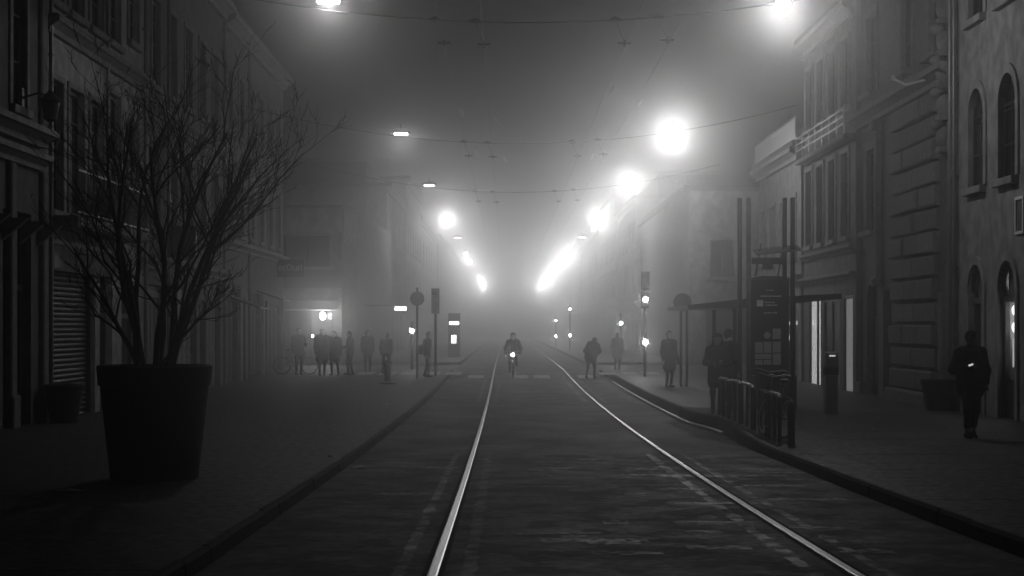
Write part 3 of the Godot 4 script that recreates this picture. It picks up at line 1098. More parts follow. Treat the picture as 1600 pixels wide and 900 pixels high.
		if i < 2:
			g = MB.new()
			g.box(Vector3(h[0] + 0.1, 0.02, -0.1), Vector3(h[1] - 0.1, h[3] - 0.13, -0.075))
			part("lit_window_back", g, M.lit_door if i == 0 else M.lit_door_dim, dr)
			var al := AreaLight3D.new()
			al.name = "shop_light"
			al.area_size = Vector2(h[1] - h[0] - 0.25, h[3] - 0.2)
			al.light_energy = 1.0 if i == 0 else 0.35
			al.shadow_enabled = true
			al.position = Vector3((h[0] + h[1]) / 2, h[3] / 2, -0.068)
			al.rotation.y = PI
			dr.add_child(al)
	moulding(root, "string_course", 0.0, W, 3.4, 0.22, 0.2, M.trim)
	moulding(root, "string_course", 0.0, W, 4.2, 0.22, 0.2, M.trim)
	b = MB.new()
	b.bevel_box(Vector3(0.1, 7.5, -0.02), Vector3(W - 0.1, 7.66, 0.34), 0.04)
	part("balcony_slab", b, M.stone_b, root)
	b = MB.new()
	for k in 3:
		b.bar(Vector3(0.2, 7.95 + k * 0.22, 0.3), Vector3(W - 0.2, 7.95 + k * 0.22, 0.3), 0.028, 8)
	for k in 8:
		b.bar(Vector3(0.2 + k * 1.195, 7.66, 0.3), Vector3(0.2 + k * 1.195, 8.5, 0.3), 0.02, 6)
	part("railing", b, M.steel, root)
	moulding(root, "cornice", 0.0, W, 11.1, 0.48, 0.4, M.trim)

	# --- paler two-storey house before the crossing
	X = 10.1
	D1 = 69.0
	W = 9.78
	root = thing("terrace_house", "pale two-storey house next to the crossing on the right", "house", right_frame(X, D1), "houses along the street")
	holes = []
	for k in 4:
		holes.append([0.7 + k * 2.35, 1.8 + k * 2.35, 4.4, 6.5])
	var sh := [[0.5, 4.2, -0.45, 3.0], [5.0, 9.2, -0.45, 3.0]]
	b = MB.new()
	wall_mesh(b, 0, W, -0.5, 8.2, holes + sh, 0.3)
	part("wall", b, M.stucco_pale, root)
	shell(root, W, 8.2, 9.0, M.stucco_pale)
	for h in holes:
		window(root, h, -0.1, M.wood_dark, {"surround": 0.16})
	for h in sh:
		var f := MB.new()
		for k in 4:
			var u0 := lerpf(h[0], h[1], k / 4.0)
			f.box(Vector3(u0, -0.4, -0.26), Vector3(u0 + 0.09, h[3], -0.16))
		f.box(Vector3(h[1] - 0.09, -0.4, -0.26), Vector3(h[1], h[3], -0.16))
		f.box(Vector3(h[0] + 0.09, -0.4, -0.25), Vector3(h[1] - 0.09, 0.4, -0.18))
		var dr := part("shopfront", f, M.wood_dark, root)
		var g := MB.new()
		g.box(Vector3(h[0] + 0.05, 0.41, -0.22), Vector3(h[1] - 0.05, h[3] - 0.02, -0.21))
		part("pane", g, M.glass, dr)
	moulding(root, "string_course", 0.0, W, 3.5, 0.3, 0.3, M.trim)
	moulding(root, "cornice", 0.0, W, 7.75, 0.42, 0.4, M.trim)
	railing(root, 0.1, W - 0.1, 8.4, 0.8, 0.2, M.steel)

	# --- beyond the crossing: an end wall faces us
	t = thing("corner_building", "corner building with a plain pale end wall beyond the right platform", "house", Transform3D(Basis(), Vector3(8.9, 0, -84.0)), "houses along the street")
	holes = [[1.0, 2.2, 4.4, 6.2], [3.4, 4.6, 4.4, 6.2], [0.8, 4.6, -0.4, 2.9]]
	b = MB.new()
	wall_mesh(b, 0, 9.0, -0.5, 8.6, holes, 0.3)
	part("wall", b, M.stucco_pale, t)
	for h in holes:
		window(t, h, -0.1, M.wood_dark, {"surround": 0.15, "sill": h[2] > 1.0})
	b = MB.new()
	b.quad(Vector3(0, -0.5, -30), Vector3(0, -0.5, 0), Vector3(0, 8.6, 0), Vector3(0, 8.6, -30))
	b.quad(Vector3(9, -0.5, 0), Vector3(9, -0.5, -30), Vector3(9, 8.6, -30), Vector3(9, 8.6, 0))
	b.quad(Vector3(0, 8.6, 0), Vector3(9, 8.6, 0), Vector3(9, 8.6, -30), Vector3(0, 8.6, -30))
	b.quad(Vector3(9, -0.5, -30), Vector3(0, -0.5, -30), Vector3(0, 8.6, -30), Vector3(9, 8.6, -30))
	part("street_wall", b, M.stucco_mid, t)
	b = MB.new()
	b.box(Vector3(0.05, -0.4, -4.2), Vector3(8.95, 8.55, -4.0))
	part("interior_wall", b, M.interior, t)
	b = MB.new()
	b.box(Vector3(-0.3, 8.6, -30.2), Vector3(9.2, 8.85, 0.3))
	part("roof", b, M.roof, t)
	b = MB.new()
	for k in 5:
		b.bar(Vector3(-0.25, 8.85, 0.25 - k * 1.1), Vector3(-0.25, 9.4, 0.25 - k * 1.1), 0.03, 6)
	b.bar(Vector3(-0.25, 9.38, 0.25), Vector3(-0.25, 9.38, -4.2), 0.025, 6)
	part("roof_railing", b, M.steel, t)
	plain_house("pale house in the fog past the right corner building", 1, 8.7, 114.3, 134.0, 10.5, M.stucco_mid, [[4.4, 6.4], [7.4, 9.2]], 3.3, 1.1)
	plain_house("tall house in thick fog on the right", 1, 8.5, 134.2, 158.0, 12.5, M.stucco_pale, [[4.4, 6.4], [7.4, 9.2]], 3.6, 1.1)
	plain_house("faint house on the right, second from the far end", 1, 8.7, 158.2, 200.0, 11.0, M.stucco_mid, [[4.4, 6.4], [7.4, 9.2]], 5.5, 1.2)
	plain_house("faintest, farthest house on the right side of the street", 1, 8.5, 200.2, 300.0, 12.0, M.stucco_mid, [[4.4, 6.4], [7.4, 9.2]], 11.0, 1.4)


func y_courses(root: Node3D, u0: float, u1: float, y0: float, y1: float) -> void:
	var y := y0
	var row := 0
	while y < y1 - 0.3:
		var h := 0.56
		var cuts := [u0, lerpf(u0, u1, 0.32), lerpf(u0, u1, 0.68), u1] if row % 2 == 0 else [u0, lerpf(u0, u1, 0.5), u1]
		for k in cuts.size() - 1:
			var b := MB.new()
			var o := rng.randf_range(0.1, 0.16) + (0.06 if row % 2 == 0 else 0.0)
			b.bevel_box(Vector3(cuts[k] + 0.012, y, -0.02), Vector3(cuts[k + 1] - 0.012, y + h - 0.07, o), 0.035)
			part("stone", b, [M.stone, M.stone_b, M.stone_c][rng.randi() % 3], root)
		y += h
		row += 1


# ---------- ground ----------
func strip(b: MB, d0: float, d1: float, xa: Callable, xb: Callable, ya: Callable, yb: Callable, step := 1.0) -> void:
	var d := d0
	while d < d1 - 1e-3:
		var e := minf(d + step, d1)
		b.quad(Vector3(xa.call(d), ya.call(d), -d), Vector3(xb.call(d), yb.call(d), -d), Vector3(xb.call(e), yb.call(e), -e), Vector3(xa.call(e), ya.call(e), -e))
		d = e


func ground() -> void:
	var b := MB.new()
	b.quad(Vector3(-70, -0.6, 12), Vector3(70, -0.6, 12), Vector3(70, -0.6, -330), Vector3(-70, -0.6, -330))
	structure("ground", b, M.ground)
	b = MB.new()
	var d := -6.0
	while d < 300.0:
		var e := d + (1.0 if d < 90.0 else 6.0)
		for k in 6:
			var x0 := -2.22 + 6.6 * k / 6.0
			var x1 := -2.22 + 6.6 * (k + 1) / 6.0
			b.quad_uv(Vector3(x0, grade(d), -d), Vector3(x1, grade(d), -d), Vector3(x1, grade(e), -e), Vector3(x0, grade(e), -e),
				Vector2((x0 + 2.22) / 6.2, (d - 8) / 40), Vector2((x1 + 2.22) / 6.2, (d - 8) / 40), Vector2((x1 + 2.22) / 6.2, (e - 8) / 40), Vector2((x0 + 2.22) / 6.2, (e - 8) / 40))
		d = e
	structure("road", b, M.road)
	b = MB.new()
	for s in [[-60.0, -2.22], [4.38, 60.0]]:
		strip(b, 72.6, 83.9, func(_d): return s[0], func(_d): return s[1], func(x): return grade(x) - 0.004, func(x): return grade(x) - 0.004)
	structure("side_street", b, M.asphalt_far)
	# pavements: a bed with rows of slabs laid across the street
	for side in [-1, 1]:
		for seg in [[-6.0, 72.5], [84.0, 300.0]]:
			b = MB.new()
			var inner := func(x: float) -> float: return -2.285 if side < 0 else right_edge(x) + 0.065
			var outer := func(_x: float) -> float: return -9.6 if side < 0 else 10.7
			var yi := func(x: float) -> float: return pave(inner.call(x), x) - 0.02
			var yo := func(x: float) -> float: return pave(outer.call(x), x) - 0.02
			var lift := 0.02 if seg[0] > 50.0 else 0.0
			if side < 0:
				strip(b, seg[0], seg[1], outer, inner, func(x): return yo.call(x) + lift, func(x): return yi.call(x) + lift, 2.0)
			else:
				strip(b, seg[0], seg[1], inner, outer, func(x): return yi.call(x) + lift, func(x): return yo.call(x) + lift, 2.0)
			var bed := structure("pavement", b, M.bedding if seg[0] < 50.0 else M.paving_a)
			# kerb stones with a chamfered nose: single stones near by, one run beyond
			var kerb_root := Node3D.new()
			kerb_root.name = numbered("kerb")
			kerb_root.set_meta("kind", "structure")
			add_child(kerb_root)
			var kb := MB.new()
			var dd: float = seg[0]
			rng.seed = 90 + side
			while dd < seg[1]:
				var ee: float = minf(dd + 1.0, seg[1])
				var single := dd > 8.0 and dd < 60.0
				if single:
					kb = MB.new()
				var sgn := -1.0 if side < 0 else 1.0
				var prof := []
				var off := rng.randf_range(-0.006, 0.006) if single else 0.0
				var up := 0.004 + rng.randf_range(-0.004, 0.004) if single else 0.004
				for x in [dd + (0.006 if single else 0.0), ee - (0.006 if single else 0.0)]:
					var f: float = (-2.22 if side < 0 else right_edge(x)) + off
					var top: float = pave(-3.0 if side < 0 else 4.0, x) + up
					prof.append([Vector3(f, grade(x) - 0.05, -x), Vector3(f + sgn * 0.01, top - 0.03, -x), Vector3(f + sgn * 0.03, top, -x), Vector3(f + sgn * 0.07, top, -x), Vector3(f + sgn * 0.07, grade(x) - 0.05, -x)])
				for k in 4:
					if side < 0:
						kb.quad(prof[0][k + 1], prof[0][k], prof[1][k], prof[1][k + 1])
					else:
						kb.quad(prof[0][k], prof[0][k + 1], prof[1][k + 1], prof[1][k])
				for e in 2:
					for k in [1, 2, 3]:
						kb.tri(prof[e][0], prof[e][k], prof[e][k + 1])
				if single:
					part("kerb_stone", kb, M.kerb if rng.randf() < 0.6 else M.kerb_b, kerb_root)
					kb = MB.new()
				elif dd >= 7.0 and dd <= 8.0 or ee >= seg[1]:
					part("kerb_run", kb, M.kerb, kerb_root)
					kb = MB.new()
				dd = ee
			if seg[0] > 50.0:
				continue
			# slab rows
			rng.seed = 40 + side
			var x0 := 9.0
			while x0 < 72.3:
				var x1 := minf(x0 + (0.62 if x0 < 30.0 else 1.24), 72.4)
				var sb := MB.new()
				var j := 0.0025
				var h := rng.randf_range(-0.001, 0.001)
				var ka: float = inner.call(x0 + j)
				var kc: float = inner.call(x1 - j)
				var oa: float = outer.call(x0)
				var P := [Vector3(ka, pave(ka, x0) + h, -x0 - j), Vector3(oa, pave(oa, x0) + h, -x0 - j), Vector3(oa, pave(oa, x1) + h, -x1 + j), Vector3(kc, pave(kc, x1) + h, -x1 + j)]
				if side < 0:
					P = [P[1], P[0], P[3], P[2]]
				sb.quad(P[0], P[1], P[2], P[3])
				var dn := Vector3(0, -0.03, 0)
				for k in 4:
					sb.quad(P[k] + dn, P[(k + 1) % 4] + dn, P[(k + 1) % 4], P[k])
				part("paving_row", sb, [M.paving_a, M.paving_b, M.paving_c][rng.randi() % 3], bed)
				x0 = x1
	# rails: a polished head between two dark slots
	for q in [[-0.522, true, "left"], [2.49, true, "right"]]:
		var rx: float = q[0]
		var w := 0.036 if q[1] else 0.012
		var s := MB.new()
		for o in [-1.0, 1.0]:
			var a: float = rx + o * (w + 0.002)
			var c: float = rx + o * (w + (0.04 if q[1] else 0.004))
			strip(s, 6.0, 300.0, func(_x): return minf(a, c), func(_x): return maxf(a, c), func(x): return grade(x) + 0.004, func(x): return grade(x) + 0.004, 2.0)
		structure("rail_slot", s, M.slot)
		var r := MB.new()
		var dd := 6.0
		while dd < 300.0:
			var ee := dd + 2.0
			var prof := []
			for x in [dd, ee]:
				var y := grade(x)
				prof.append([Vector3(rx - w, y - 0.01, -x), Vector3(rx - w, y + 0.008, -x), Vector3(rx - w * 0.7, y + 0.013, -x), Vector3(rx + w * 0.7, y + 0.013, -x), Vector3(rx + w, y + 0.008, -x), Vector3(rx + w, y - 0.01, -x)])
			for k in 5:
				r.quad(prof[0][k], prof[0][k + 1], prof[1][k + 1], prof[1][k])
			dd = ee
		structure("tram_rail", r, M.rail if q[1] else M.rail_dull)
	var gs := MB.new()
	var gp := []
	for k in 31:
		var gd := 32.5 + k
		gp.append(Vector3(right_edge(gd) - 0.06, grade(gd) + 0.03, -gd))
	gs.tube(gp, [0.035], 8)
	structure("kerb_guard_rail", gs, M.steel)
	# crossing bars
	for k in 14:
		var x0 := -5.8 + k * 0.86
		if absf(x0 + 0.25 + 0.522) < 0.35 or absf(x0 + 0.25 - 2.49) < 0.35:
			continue
		b = MB.new()
		strip(b, 66.2, 69.2, func(_x): return x0, func(_x): return x0 + 0.62, func(x): return (grade(x) if x0 > -2.2 and x0 < 3.4 else pave(x0, x)) + 0.008, func(x): return (grade(x) if x0 > -2.2 and x0 < 3.4 else pave(x0, x)) + 0.008, 0.75)
		var bar := structure("crossing_stripe", b, M.paint)
		bar.set_meta("label", "worn white crossing stripe")


# ---------- overhead: span wires, lamps, contact wires ----------
func street_lamp(label: String, p: Vector3, e: float, spot: bool, lens: Material) -> void:
	var t := thing("street_lamp", label, "street lamp", Transform3D(Basis(), p), "lamps hung over the street")
	var b := MB.new()
	var bowl: bool = lens == M.lens_bright or (not spot and lens == M.lens_left)
	if bowl:
		# pendant with a deep drop lens that throws light all round
		b.prism([Vector2(-0.15, 0.0), Vector2(0.15, 0.0), Vector2(0.13, 0.1), Vector2(0.05, 0.15), Vector2(-0.05, 0.15), Vector2(-0.13, 0.1)], -0.11, 0.11)
	else:
		b.prism([Vector2(-0.36, 0.0), Vector2(0.36, 0.0), Vector2(0.34, 0.07), Vector2(0.12, 0.15), Vector2(-0.12, 0.15), Vector2(-0.34, 0.07)], -0.16, 0.16)
	part("housing", b, M.zinc, t)
	b = MB.new()
	if bowl:
		b.lathe([Vector2(0, -0.36), Vector2(0.09, -0.34), Vector2(0.16, -0.27), Vector2(0.18, -0.17), Vector2(0.15, -0.05), Vector2(0.13, -0.003), Vector2(0, -0.003)], 20)
	else:
		b.prism([Vector2(-0.22, -0.06), Vector2(0.22, -0.06), Vector2(0.24, -0.003), Vector2(-0.24, -0.003)], -0.12, 0.12)
	part("lamp_lens", b, lens, t)
	b = MB.new()
	b.bar(Vector3(0, 0.14, 0), Vector3(0, 0.32, 0), 0.02, 6)
	part("hanger", b, M.iron, t)
	if spot:
		var l := SpotLight3D.new()
		l.name = "lamp_light"
		l.light_energy = e
		l.light_size = 0.1
		l.spot_range = 60.0
		l.spot_attenuation = 2.0
		l.spot_angle = 87.0
		l.spot_angle_attenuation = 0.1
		l.shadow_enabled = true
		l.position = Vector3(0, -0.04, 0)
		l.rotation_degrees.x = -90
		t.add_child(l)
	else:
		omni("lamp_light", Vector3(0, -0.2 if bowl else -0.04, 0), e, 0.1, t)


func span_wire(label: String, D: float, y0: float, dip: float, r := 0.014) -> void:
	# hung between the house fronts, with the four contact wires clamped below it
	var t := thing("span_wire", label, "cable", Transform3D(Basis(), Vector3(0, 0, -D)), "cables across the street")
	var pts := []
	for k in 29:
		var x := lerpf(-9.3, 10.2, k / 28.0)
		pts.append(Vector3(x, sag(x, y0, dip), 0))
	var b := MB.new()
	b.tube(pts, [r], 6)
	part("cable", b, M.iron, t)
	for x in [-1.5, -0.66, 2.3, 3.2]:
		var y := sag(x, y0, dip)
		b = MB.new()
		b.tube([Vector3(x - 0.12, y + 0.0, 0), Vector3(x, y + 0.03, 0), Vector3(x + 0.12, y + 0.0, 0)], [0.03, 0.055, 0.03], 7)
		b.bar(Vector3(x, y, 0), Vector3(x + 0.19, y - 0.47, 0), 0.006, 5)
		b.box(Vector3(x + 0.05, y - 0.5, -0.03), Vector3(x + 0.33, y - 0.46, 0.03))
		b.box(Vector3(x + 0.17, y - 0.55, -0.04), Vector3(x + 0.21, y - 0.42, 0.04))
		part("clamp", b, M.iron, t)


func sag(x: float, y0: float, dip: float) -> float:
	var s := (x - 0.45) / 9.75
	return y0 - dip * (1.0 - s * s)


func overhead() -> void:
	var right := [36.4, 60.5, 81.5, 108.0, 133.0, 158.0, 184.0, 215.0, 250.0, 288.0]
	var left := [36.3, 61.3, 83.7, 108.5, 133.0, 160.0, 178.0, 235.0, 262.0, 290.0]
	var er := [6.5, 13.5, 14.5, 18.0, 2.0, 20.0, 16.0, 22.0, 40.0, 50.0]
	var el := [3.0, 3.5, 2.0, 15.0, 1.5, 10.0, 13.0, 18.0, 26.0, 40.0]
	var place := ["nearest", "second", "third", "fourth", "fifth", "sixth", "seventh", "eighth", "ninth", "tenth and farthest"]
	for k in right.size():
		street_lamp("%s street lamp of the right row hung over the street" % place[k], Vector3(5.83, 8.9, -right[k]), er[k], false, M.lens_bright if er[k] > 2.0 else M.lens_small)
	for k in left.size():
		street_lamp("%s street lamp of the left row hung over the street" % place[k], Vector3(-3.74, 8.85, -left[k]), el[k], k < 3, M.lens_left if el[k] > 4.0 else M.lens_small)
	span_wire("nearest dark span wire sagging across the top of the picture", 36.4, 9.8, 1.4, 0.016)
	span_wire("second span wire, between the second pair of street lamps", 60.5, 9.75, 1.35)
	span_wire("third span wire, fading between the third pair of lamps", 82.5, 9.75, 1.35)
	for x in [-1.31, -0.47, 2.49, 3.39]:
		var b := MB.new()
		b.tube([Vector3(x, 7.9, 4), Vector3(x, 7.9, -36.4), Vector3(x, 7.86, -60.5), Vector3(x, 7.86, -82.5), Vector3(x, 7.86, -200)], [0.004], 5)
		var o := part("contact_wire", b, M.iron)
		tag(o, "thin overhead contact wire, %s counted from the left" % {-1.31: "first", -0.47: "second", 2.49: "third", 3.39: "fourth"}[x], "wire", "contact wires over the rails")
	# pale insulators on the wires that catch the lamp light
	for q in [[-1.23, 7.94, 48.0, "pale insulator on the first contact wire, nearer one"], [-0.27, 7.7, 48.0, "pale insulator on the second contact wire, nearer one"], [2.95, 8.6, 48.0, "pale insulator highest on the right wires"], [3.73, 8.2, 48.0, "pale insulator on the fourth contact wire"], [-1.02, 8.0, 60.0, "pale insulator below the second span wire, leftmost"], [-0.05, 7.8, 60.0, "pale insulator below the second span wire, middle one"], [2.98, 7.9, 60.0, "pale insulator below the second span wire, rightmost"]]:
		var b := MB.new()
		var dx := -0.05 if q[0] < 1.0 else 0.06
		b.tube([Vector3(-dx, -0.11, 0), Vector3(0, 0, 0), Vector3(dx, 0.11, 0)], [0.025, 0.04, 0.022], 8)
		var o := part("wire_insulator", b, M.ceramic)
		o.position = Vector3(q[0], q[1], -q[2])
		tag(o, q[3], "insulator", "insulators on the wires")


# ---------- street furniture ----------
func pot_shape(r0: float, r1: float, h: float, rim: float) -> MB:
	var b := MB.new()
	b.lathe([Vector2(0, 0), Vector2(r0, 0), Vector2(lerpf(r0, r1, 0.83), h - rim), Vector2(r1, h - rim + 0.005), Vector2(r1 + 0.02, h - 0.02), Vector2(r1, h), Vector2(r1 - 0.06, h), Vector2(r1 - 0.08, h - 0.12)], 40)
	return b


func planters() -> void:
	for q in [[-4.11, 20.2, 0.51, 0.65, 1.32, 0.24, "big dark round planter that holds the bare tree"], [-8.86, 34.6, 0.27, 0.4, 0.77, 0.13, "small dark planter against the left house"], [9.85, 39.4, 0.28, 0.4, 0.72, 0.13, "small dark planter by the stone house on the right"]]:
		var t := thing("planter", q[6], "planter", at(q[0], q[1]), "round planters")
		part("pot", pot_shape(q[2], q[3], q[4], q[5]), M.pot, t)
		var b := MB.new()
		b.lathe([Vector2(0.0, q[4] - 0.06), Vector2(0.0, q[4] - 0.06)], 12)
		b = MB.new()
		b.ball(Vector3(0, q[4] - 0.13, 0), Vector3(q[3] - 0.07, 0.06, q[3] - 0.07), Basis(), 6, 24)
		part("soil", b, M.soil, t)
	tree()


func tree() -> void:
	rng.seed = 2024
	var base := pave(-4.11, 20.2) + 1.24
	var t := thing("bare_tree", "leafless many-stemmed tree growing in the big planter", "tree", Transform3D(Basis(), Vector3(-4.11, base, -20.2)))
	var limbs := MB.new()
	var twigs := MB.new()
	var starts := []
	for k in 8:
		var a := TAU * k / 8.0 + rng.randf_range(-0.3, 0.3)
		var tilt := rng.randf_range(0.04, 0.28)
		starts.append([Vector3(cos(a) * 0.2, 0, sin(a) * 0.16), Vector3(cos(a) * tilt + 0.16, 1.0, sin(a) * tilt * 0.8).normalized(), rng.randf_range(2.6, 3.2), 0.04])
	starts.append([Vector3(0.1, 0, 0), Vector3(0.62, 0.95, 0.1).normalized(), 1.35, 0.03])
	starts.append([Vector3(0.1, 0.1, 0.05), Vector3(0.8, 0.8, -0.1).normalized(), 1.0, 0.026])
	starts.append([Vector3(-0.15, 0, 0.05), Vector3(-0.4, 1, 0.2).normalized(), 1.7, 0.035])
	for s in starts:
		grow(limbs, twigs, s[0], s[1], s[2], s[3], 0)
	part("trunk", limbs, M.bark, t)
	part("crown", twigs, M.bark, t)


func grow(limbs: MB, twigs: MB, p: Vector3, d: Vector3, L: float, r: float, depth: int) -> void:
	var n := 6 if depth == 0 else 4 if depth == 1 else 3
	var pts := [p]
	var rad := [r]
	var dirs := []
	for i in n:
		d = (d + Vector3(rng.randfn(0, 0.13), rng.randfn(0.03, 0.06), rng.randfn(0, 0.13)) * (1.0 if depth < 1 else 1.6)).normalized()
		p += d * L / n
		pts.append(p)
		dirs.append(d)
		rad.append(lerpf(r, r * 0.35, float(i + 1) / n))
	(limbs if depth < 2 else twigs).tube(pts, rad, 6 if depth < 2 else 3, false)
	if depth >= 4 or L < 0.12:
		return
	var kids: int = [6, 5, 3, 3][depth]
	for k in kids:
		var f := rng.randf_range(0.22, 1.0) if depth == 0 else rng.randf_range(0.1, 1.0)
		var i := mini(int(f * n), n - 1)
		var q: Vector3 = pts[i].lerp(pts[i + 1], f * n - i)
		var ax := Vector3(rng.randfn(), rng.randfn() * 0.4, rng.randfn()).normalized()
		var nd: Vector3 = (dirs[i] + ax * rng.randf_range(0.45, 0.8) + Vector3(0.04, 0.12, 0)).normalized()
		grow(limbs, twigs, q, nd, L * rng.randf_range(0.4, 0.62) * (1.15 - 0.4 * f), maxf(float(rad[i]) * 0.52, 0.0036), depth + 1)


func totem() -> void:
	var D := 38.3
	var y0 := pave(5.7, D)
	var t := thing("stop_totem", "tall dark tram stop information totem with posters and double posts", "information board", Transform3D(Basis(), Vector3(5.8, y0, -D)))
	for q in [[-0.45, 0.16, 4.7], [-0.6, -0.2, 4.72], [0.52, 0.16, 4.7], [0.4, -0.2, 4.72]]:
		var b := MB.new()
		b.bevel_box(Vector3(q[0] - 0.048, -0.05, q[1] - 0.05), Vector3(q[0] + 0.048, q[2], q[1] + 0.05), 0.012)
		part("post", b, M.zinc if q[0] == -0.45 else M.iron, t)
	var b := MB.new()
	b.bevel_box(Vector3(-0.39, 0.78, -0.08), Vector3(0.46, 2.92, 0.1), 0.02)
	b.prism([Vector2(-0.39, 2.92), Vector2(0.46, 2.92), Vector2(0.25, 2.97), Vector2(-0.15, 2.975)], -0.08, 0.1)
	part("panel", b, M.panel_dark, t)
	b = MB.new()
	b.bevel_box(Vector3(-0.4, -0.05, -0.12), Vector3(0.62, 0.77, 0.13), 0.02)
	part("base", b, M.plastic_black, t)
	for q in [[-0.3, 1.27, -0.13, 1.51], [-0.11, 1.27, 0.06, 1.52], [0.09, 1.28, 0.27, 1.52], [-0.3, 1.14, 0.06, 1.25], [0.09, 1.01, 0.27, 1.26], [-0.3, 1.01, -0.13, 1.12], [-0.11, 1.01, 0.06, 1.12], [0.09, 1.58, 0.27, 1.81]]:
		b = MB.new()
		b.box(Vector3(q[0], q[1], 0.1), Vector3(q[2], q[3], 0.108))
		part("poster", b, M.poster, t)
	b = MB.new()
	b.tube([Vector3(-0.03, 1.66, 0.1), Vector3(-0.03, 1.66, 0.11)], [0.075], 20)
	part("round_notice", b, M.poster, t)
	# header print: too small to read in the photograph
	var pr := MB.new()
	pr.box(Vector3(-0.26, 2.3, 0.1), Vector3(-0.12, 2.44, 0.106))
	rng.seed = 31
	for row in [[2.66, -0.05, 0.12, 0.02], [2.53, -0.18, 0.26, 0.035], [2.39, -0.08, 0.14, 0.03], [2.33, -0.08, 0.18, 0.03], [2.16, -0.1, 0.06, 0.03], [2.16, 0.1, 0.18, 0.03]]:
		var x: float = row[1]
		while x < row[2]:
			var w := rng.randf_range(0.012, 0.028)
			pr.box(Vector3(x, row[0] - row[3] / 2, 0.1), Vector3(x + w, row[0] + row[3] / 2 * rng.randf_range(0.4, 1.0), 0.106))
			x += w + 0.01
	part("print", pr, M.print, t).set_meta("kind", "stuff")
	# a sloped plate on struts above the panel
	b = MB.new()
	b.box(Vector3(-0.36, 3.24, -0.05), Vector3(0.4, 3.38, 0.05))
	b.box(Vector3(-0.12, 3.12, -0.06), Vector3(0.1, 3.26, 0.06))
	b.bar(Vector3(-0.28, 2.97, 0), Vector3(-0.15, 3.7, 0), 0.018)
	b.bar(Vector3(0.22, 2.97, 0), Vector3(0.36, 3.7, 0), 0.018)
	part("plate_frame", b, M.iron, t)
	b = MB.new()
	b.box(Vector3(-0.5, -0.015, -0.3), Vector3(0.5, 0.015, 0.3), Transform3D(Basis(Vector3(1, 0, 0), 0.22) * Basis(Vector3(0, 0, 1), 0.1), Vector3(0.2, 3.55, 0)))
	part("sloped_plate", b, M.zinc, t)

	# shelter behind the totem
	var s := thing("tram_shelter", "tram shelter with a thin wide canopy behind the information totem", "shelter", Transform3D(Basis(), Vector3(5.9, pave(5.9, 40.0), -40.0)))
	b = MB.new()
	b.prism([Vector2(-1.75, 2.27), Vector2(-0.3, 2.3), Vector2(1.75, 2.5), Vector2(1.75, 2.62), Vector2(-0.3, 2.52), Vector2(-1.75, 2.36)], -4.4, 0.6)
	part("canopy", b, M.iron, s)
	for x in [-0.62, 0.7]:
		for z in [0.1, -3.9]:
			b = MB.new()
			b.bar(Vector3(x, -0.1, z), Vector3(x, 2.34, z), 0.05, 10)
			part("post", b, M.iron, s)
	b = MB.new()
	b.box(Vector3(0.72, 0.25, -3.8), Vector3(0.73, 2.1, 0.0))
	part("glass_wall", b, M.glass, s)
	b = MB.new()
	b.box(Vector3(0.3, 0.42, -3.6), Vector3(0.68, 0.47, -0.3))
	for z in [-3.2, -0.7]:
		b.box(Vector3(0.45, -0.1, z - 0.03), Vector3(0.52, 0.43, z + 0.03))
	part("bench", b, M.iron, s)

	# ticket validator
	s = thing("ticket_machine", "grey metal ticket machine with a small lit slot on the right pavement", "ticket machine", at(6.87, 36.5))
	b = MB.new()
	b.bevel_box(Vector3(-0.15, 0.0, -0.12), Vector3(0.13, 0.86, 0.1), 0.02)
	b.bevel_box(Vector3(-0.2, -0.02, -0.16), Vector3(0.18, 0.03, 0.14), 0.01)
	part("cabinet", b, M.machine_paint, s)
	b = MB.new()
	b.bevel_box(Vector3(-0.16, 0.86, -0.13), Vector3(0.14, 1.02, 0.09), 0.02)
	part("dark_band", b, M.plastic_black, s)
	b = MB.new()
	b.bevel_box(Vector3(-0.16, 1.02, -0.13), Vector3(0.14, 1.35, 0.12), 0.03)
	part("head", b, M.machine_paint, s)
	b = MB.new()
	b.box(Vector3(-0.07, 1.25, 0.12), Vector3(0.06, 1.28, 0.125))
	part("lit_slot", b, M.screen, s)


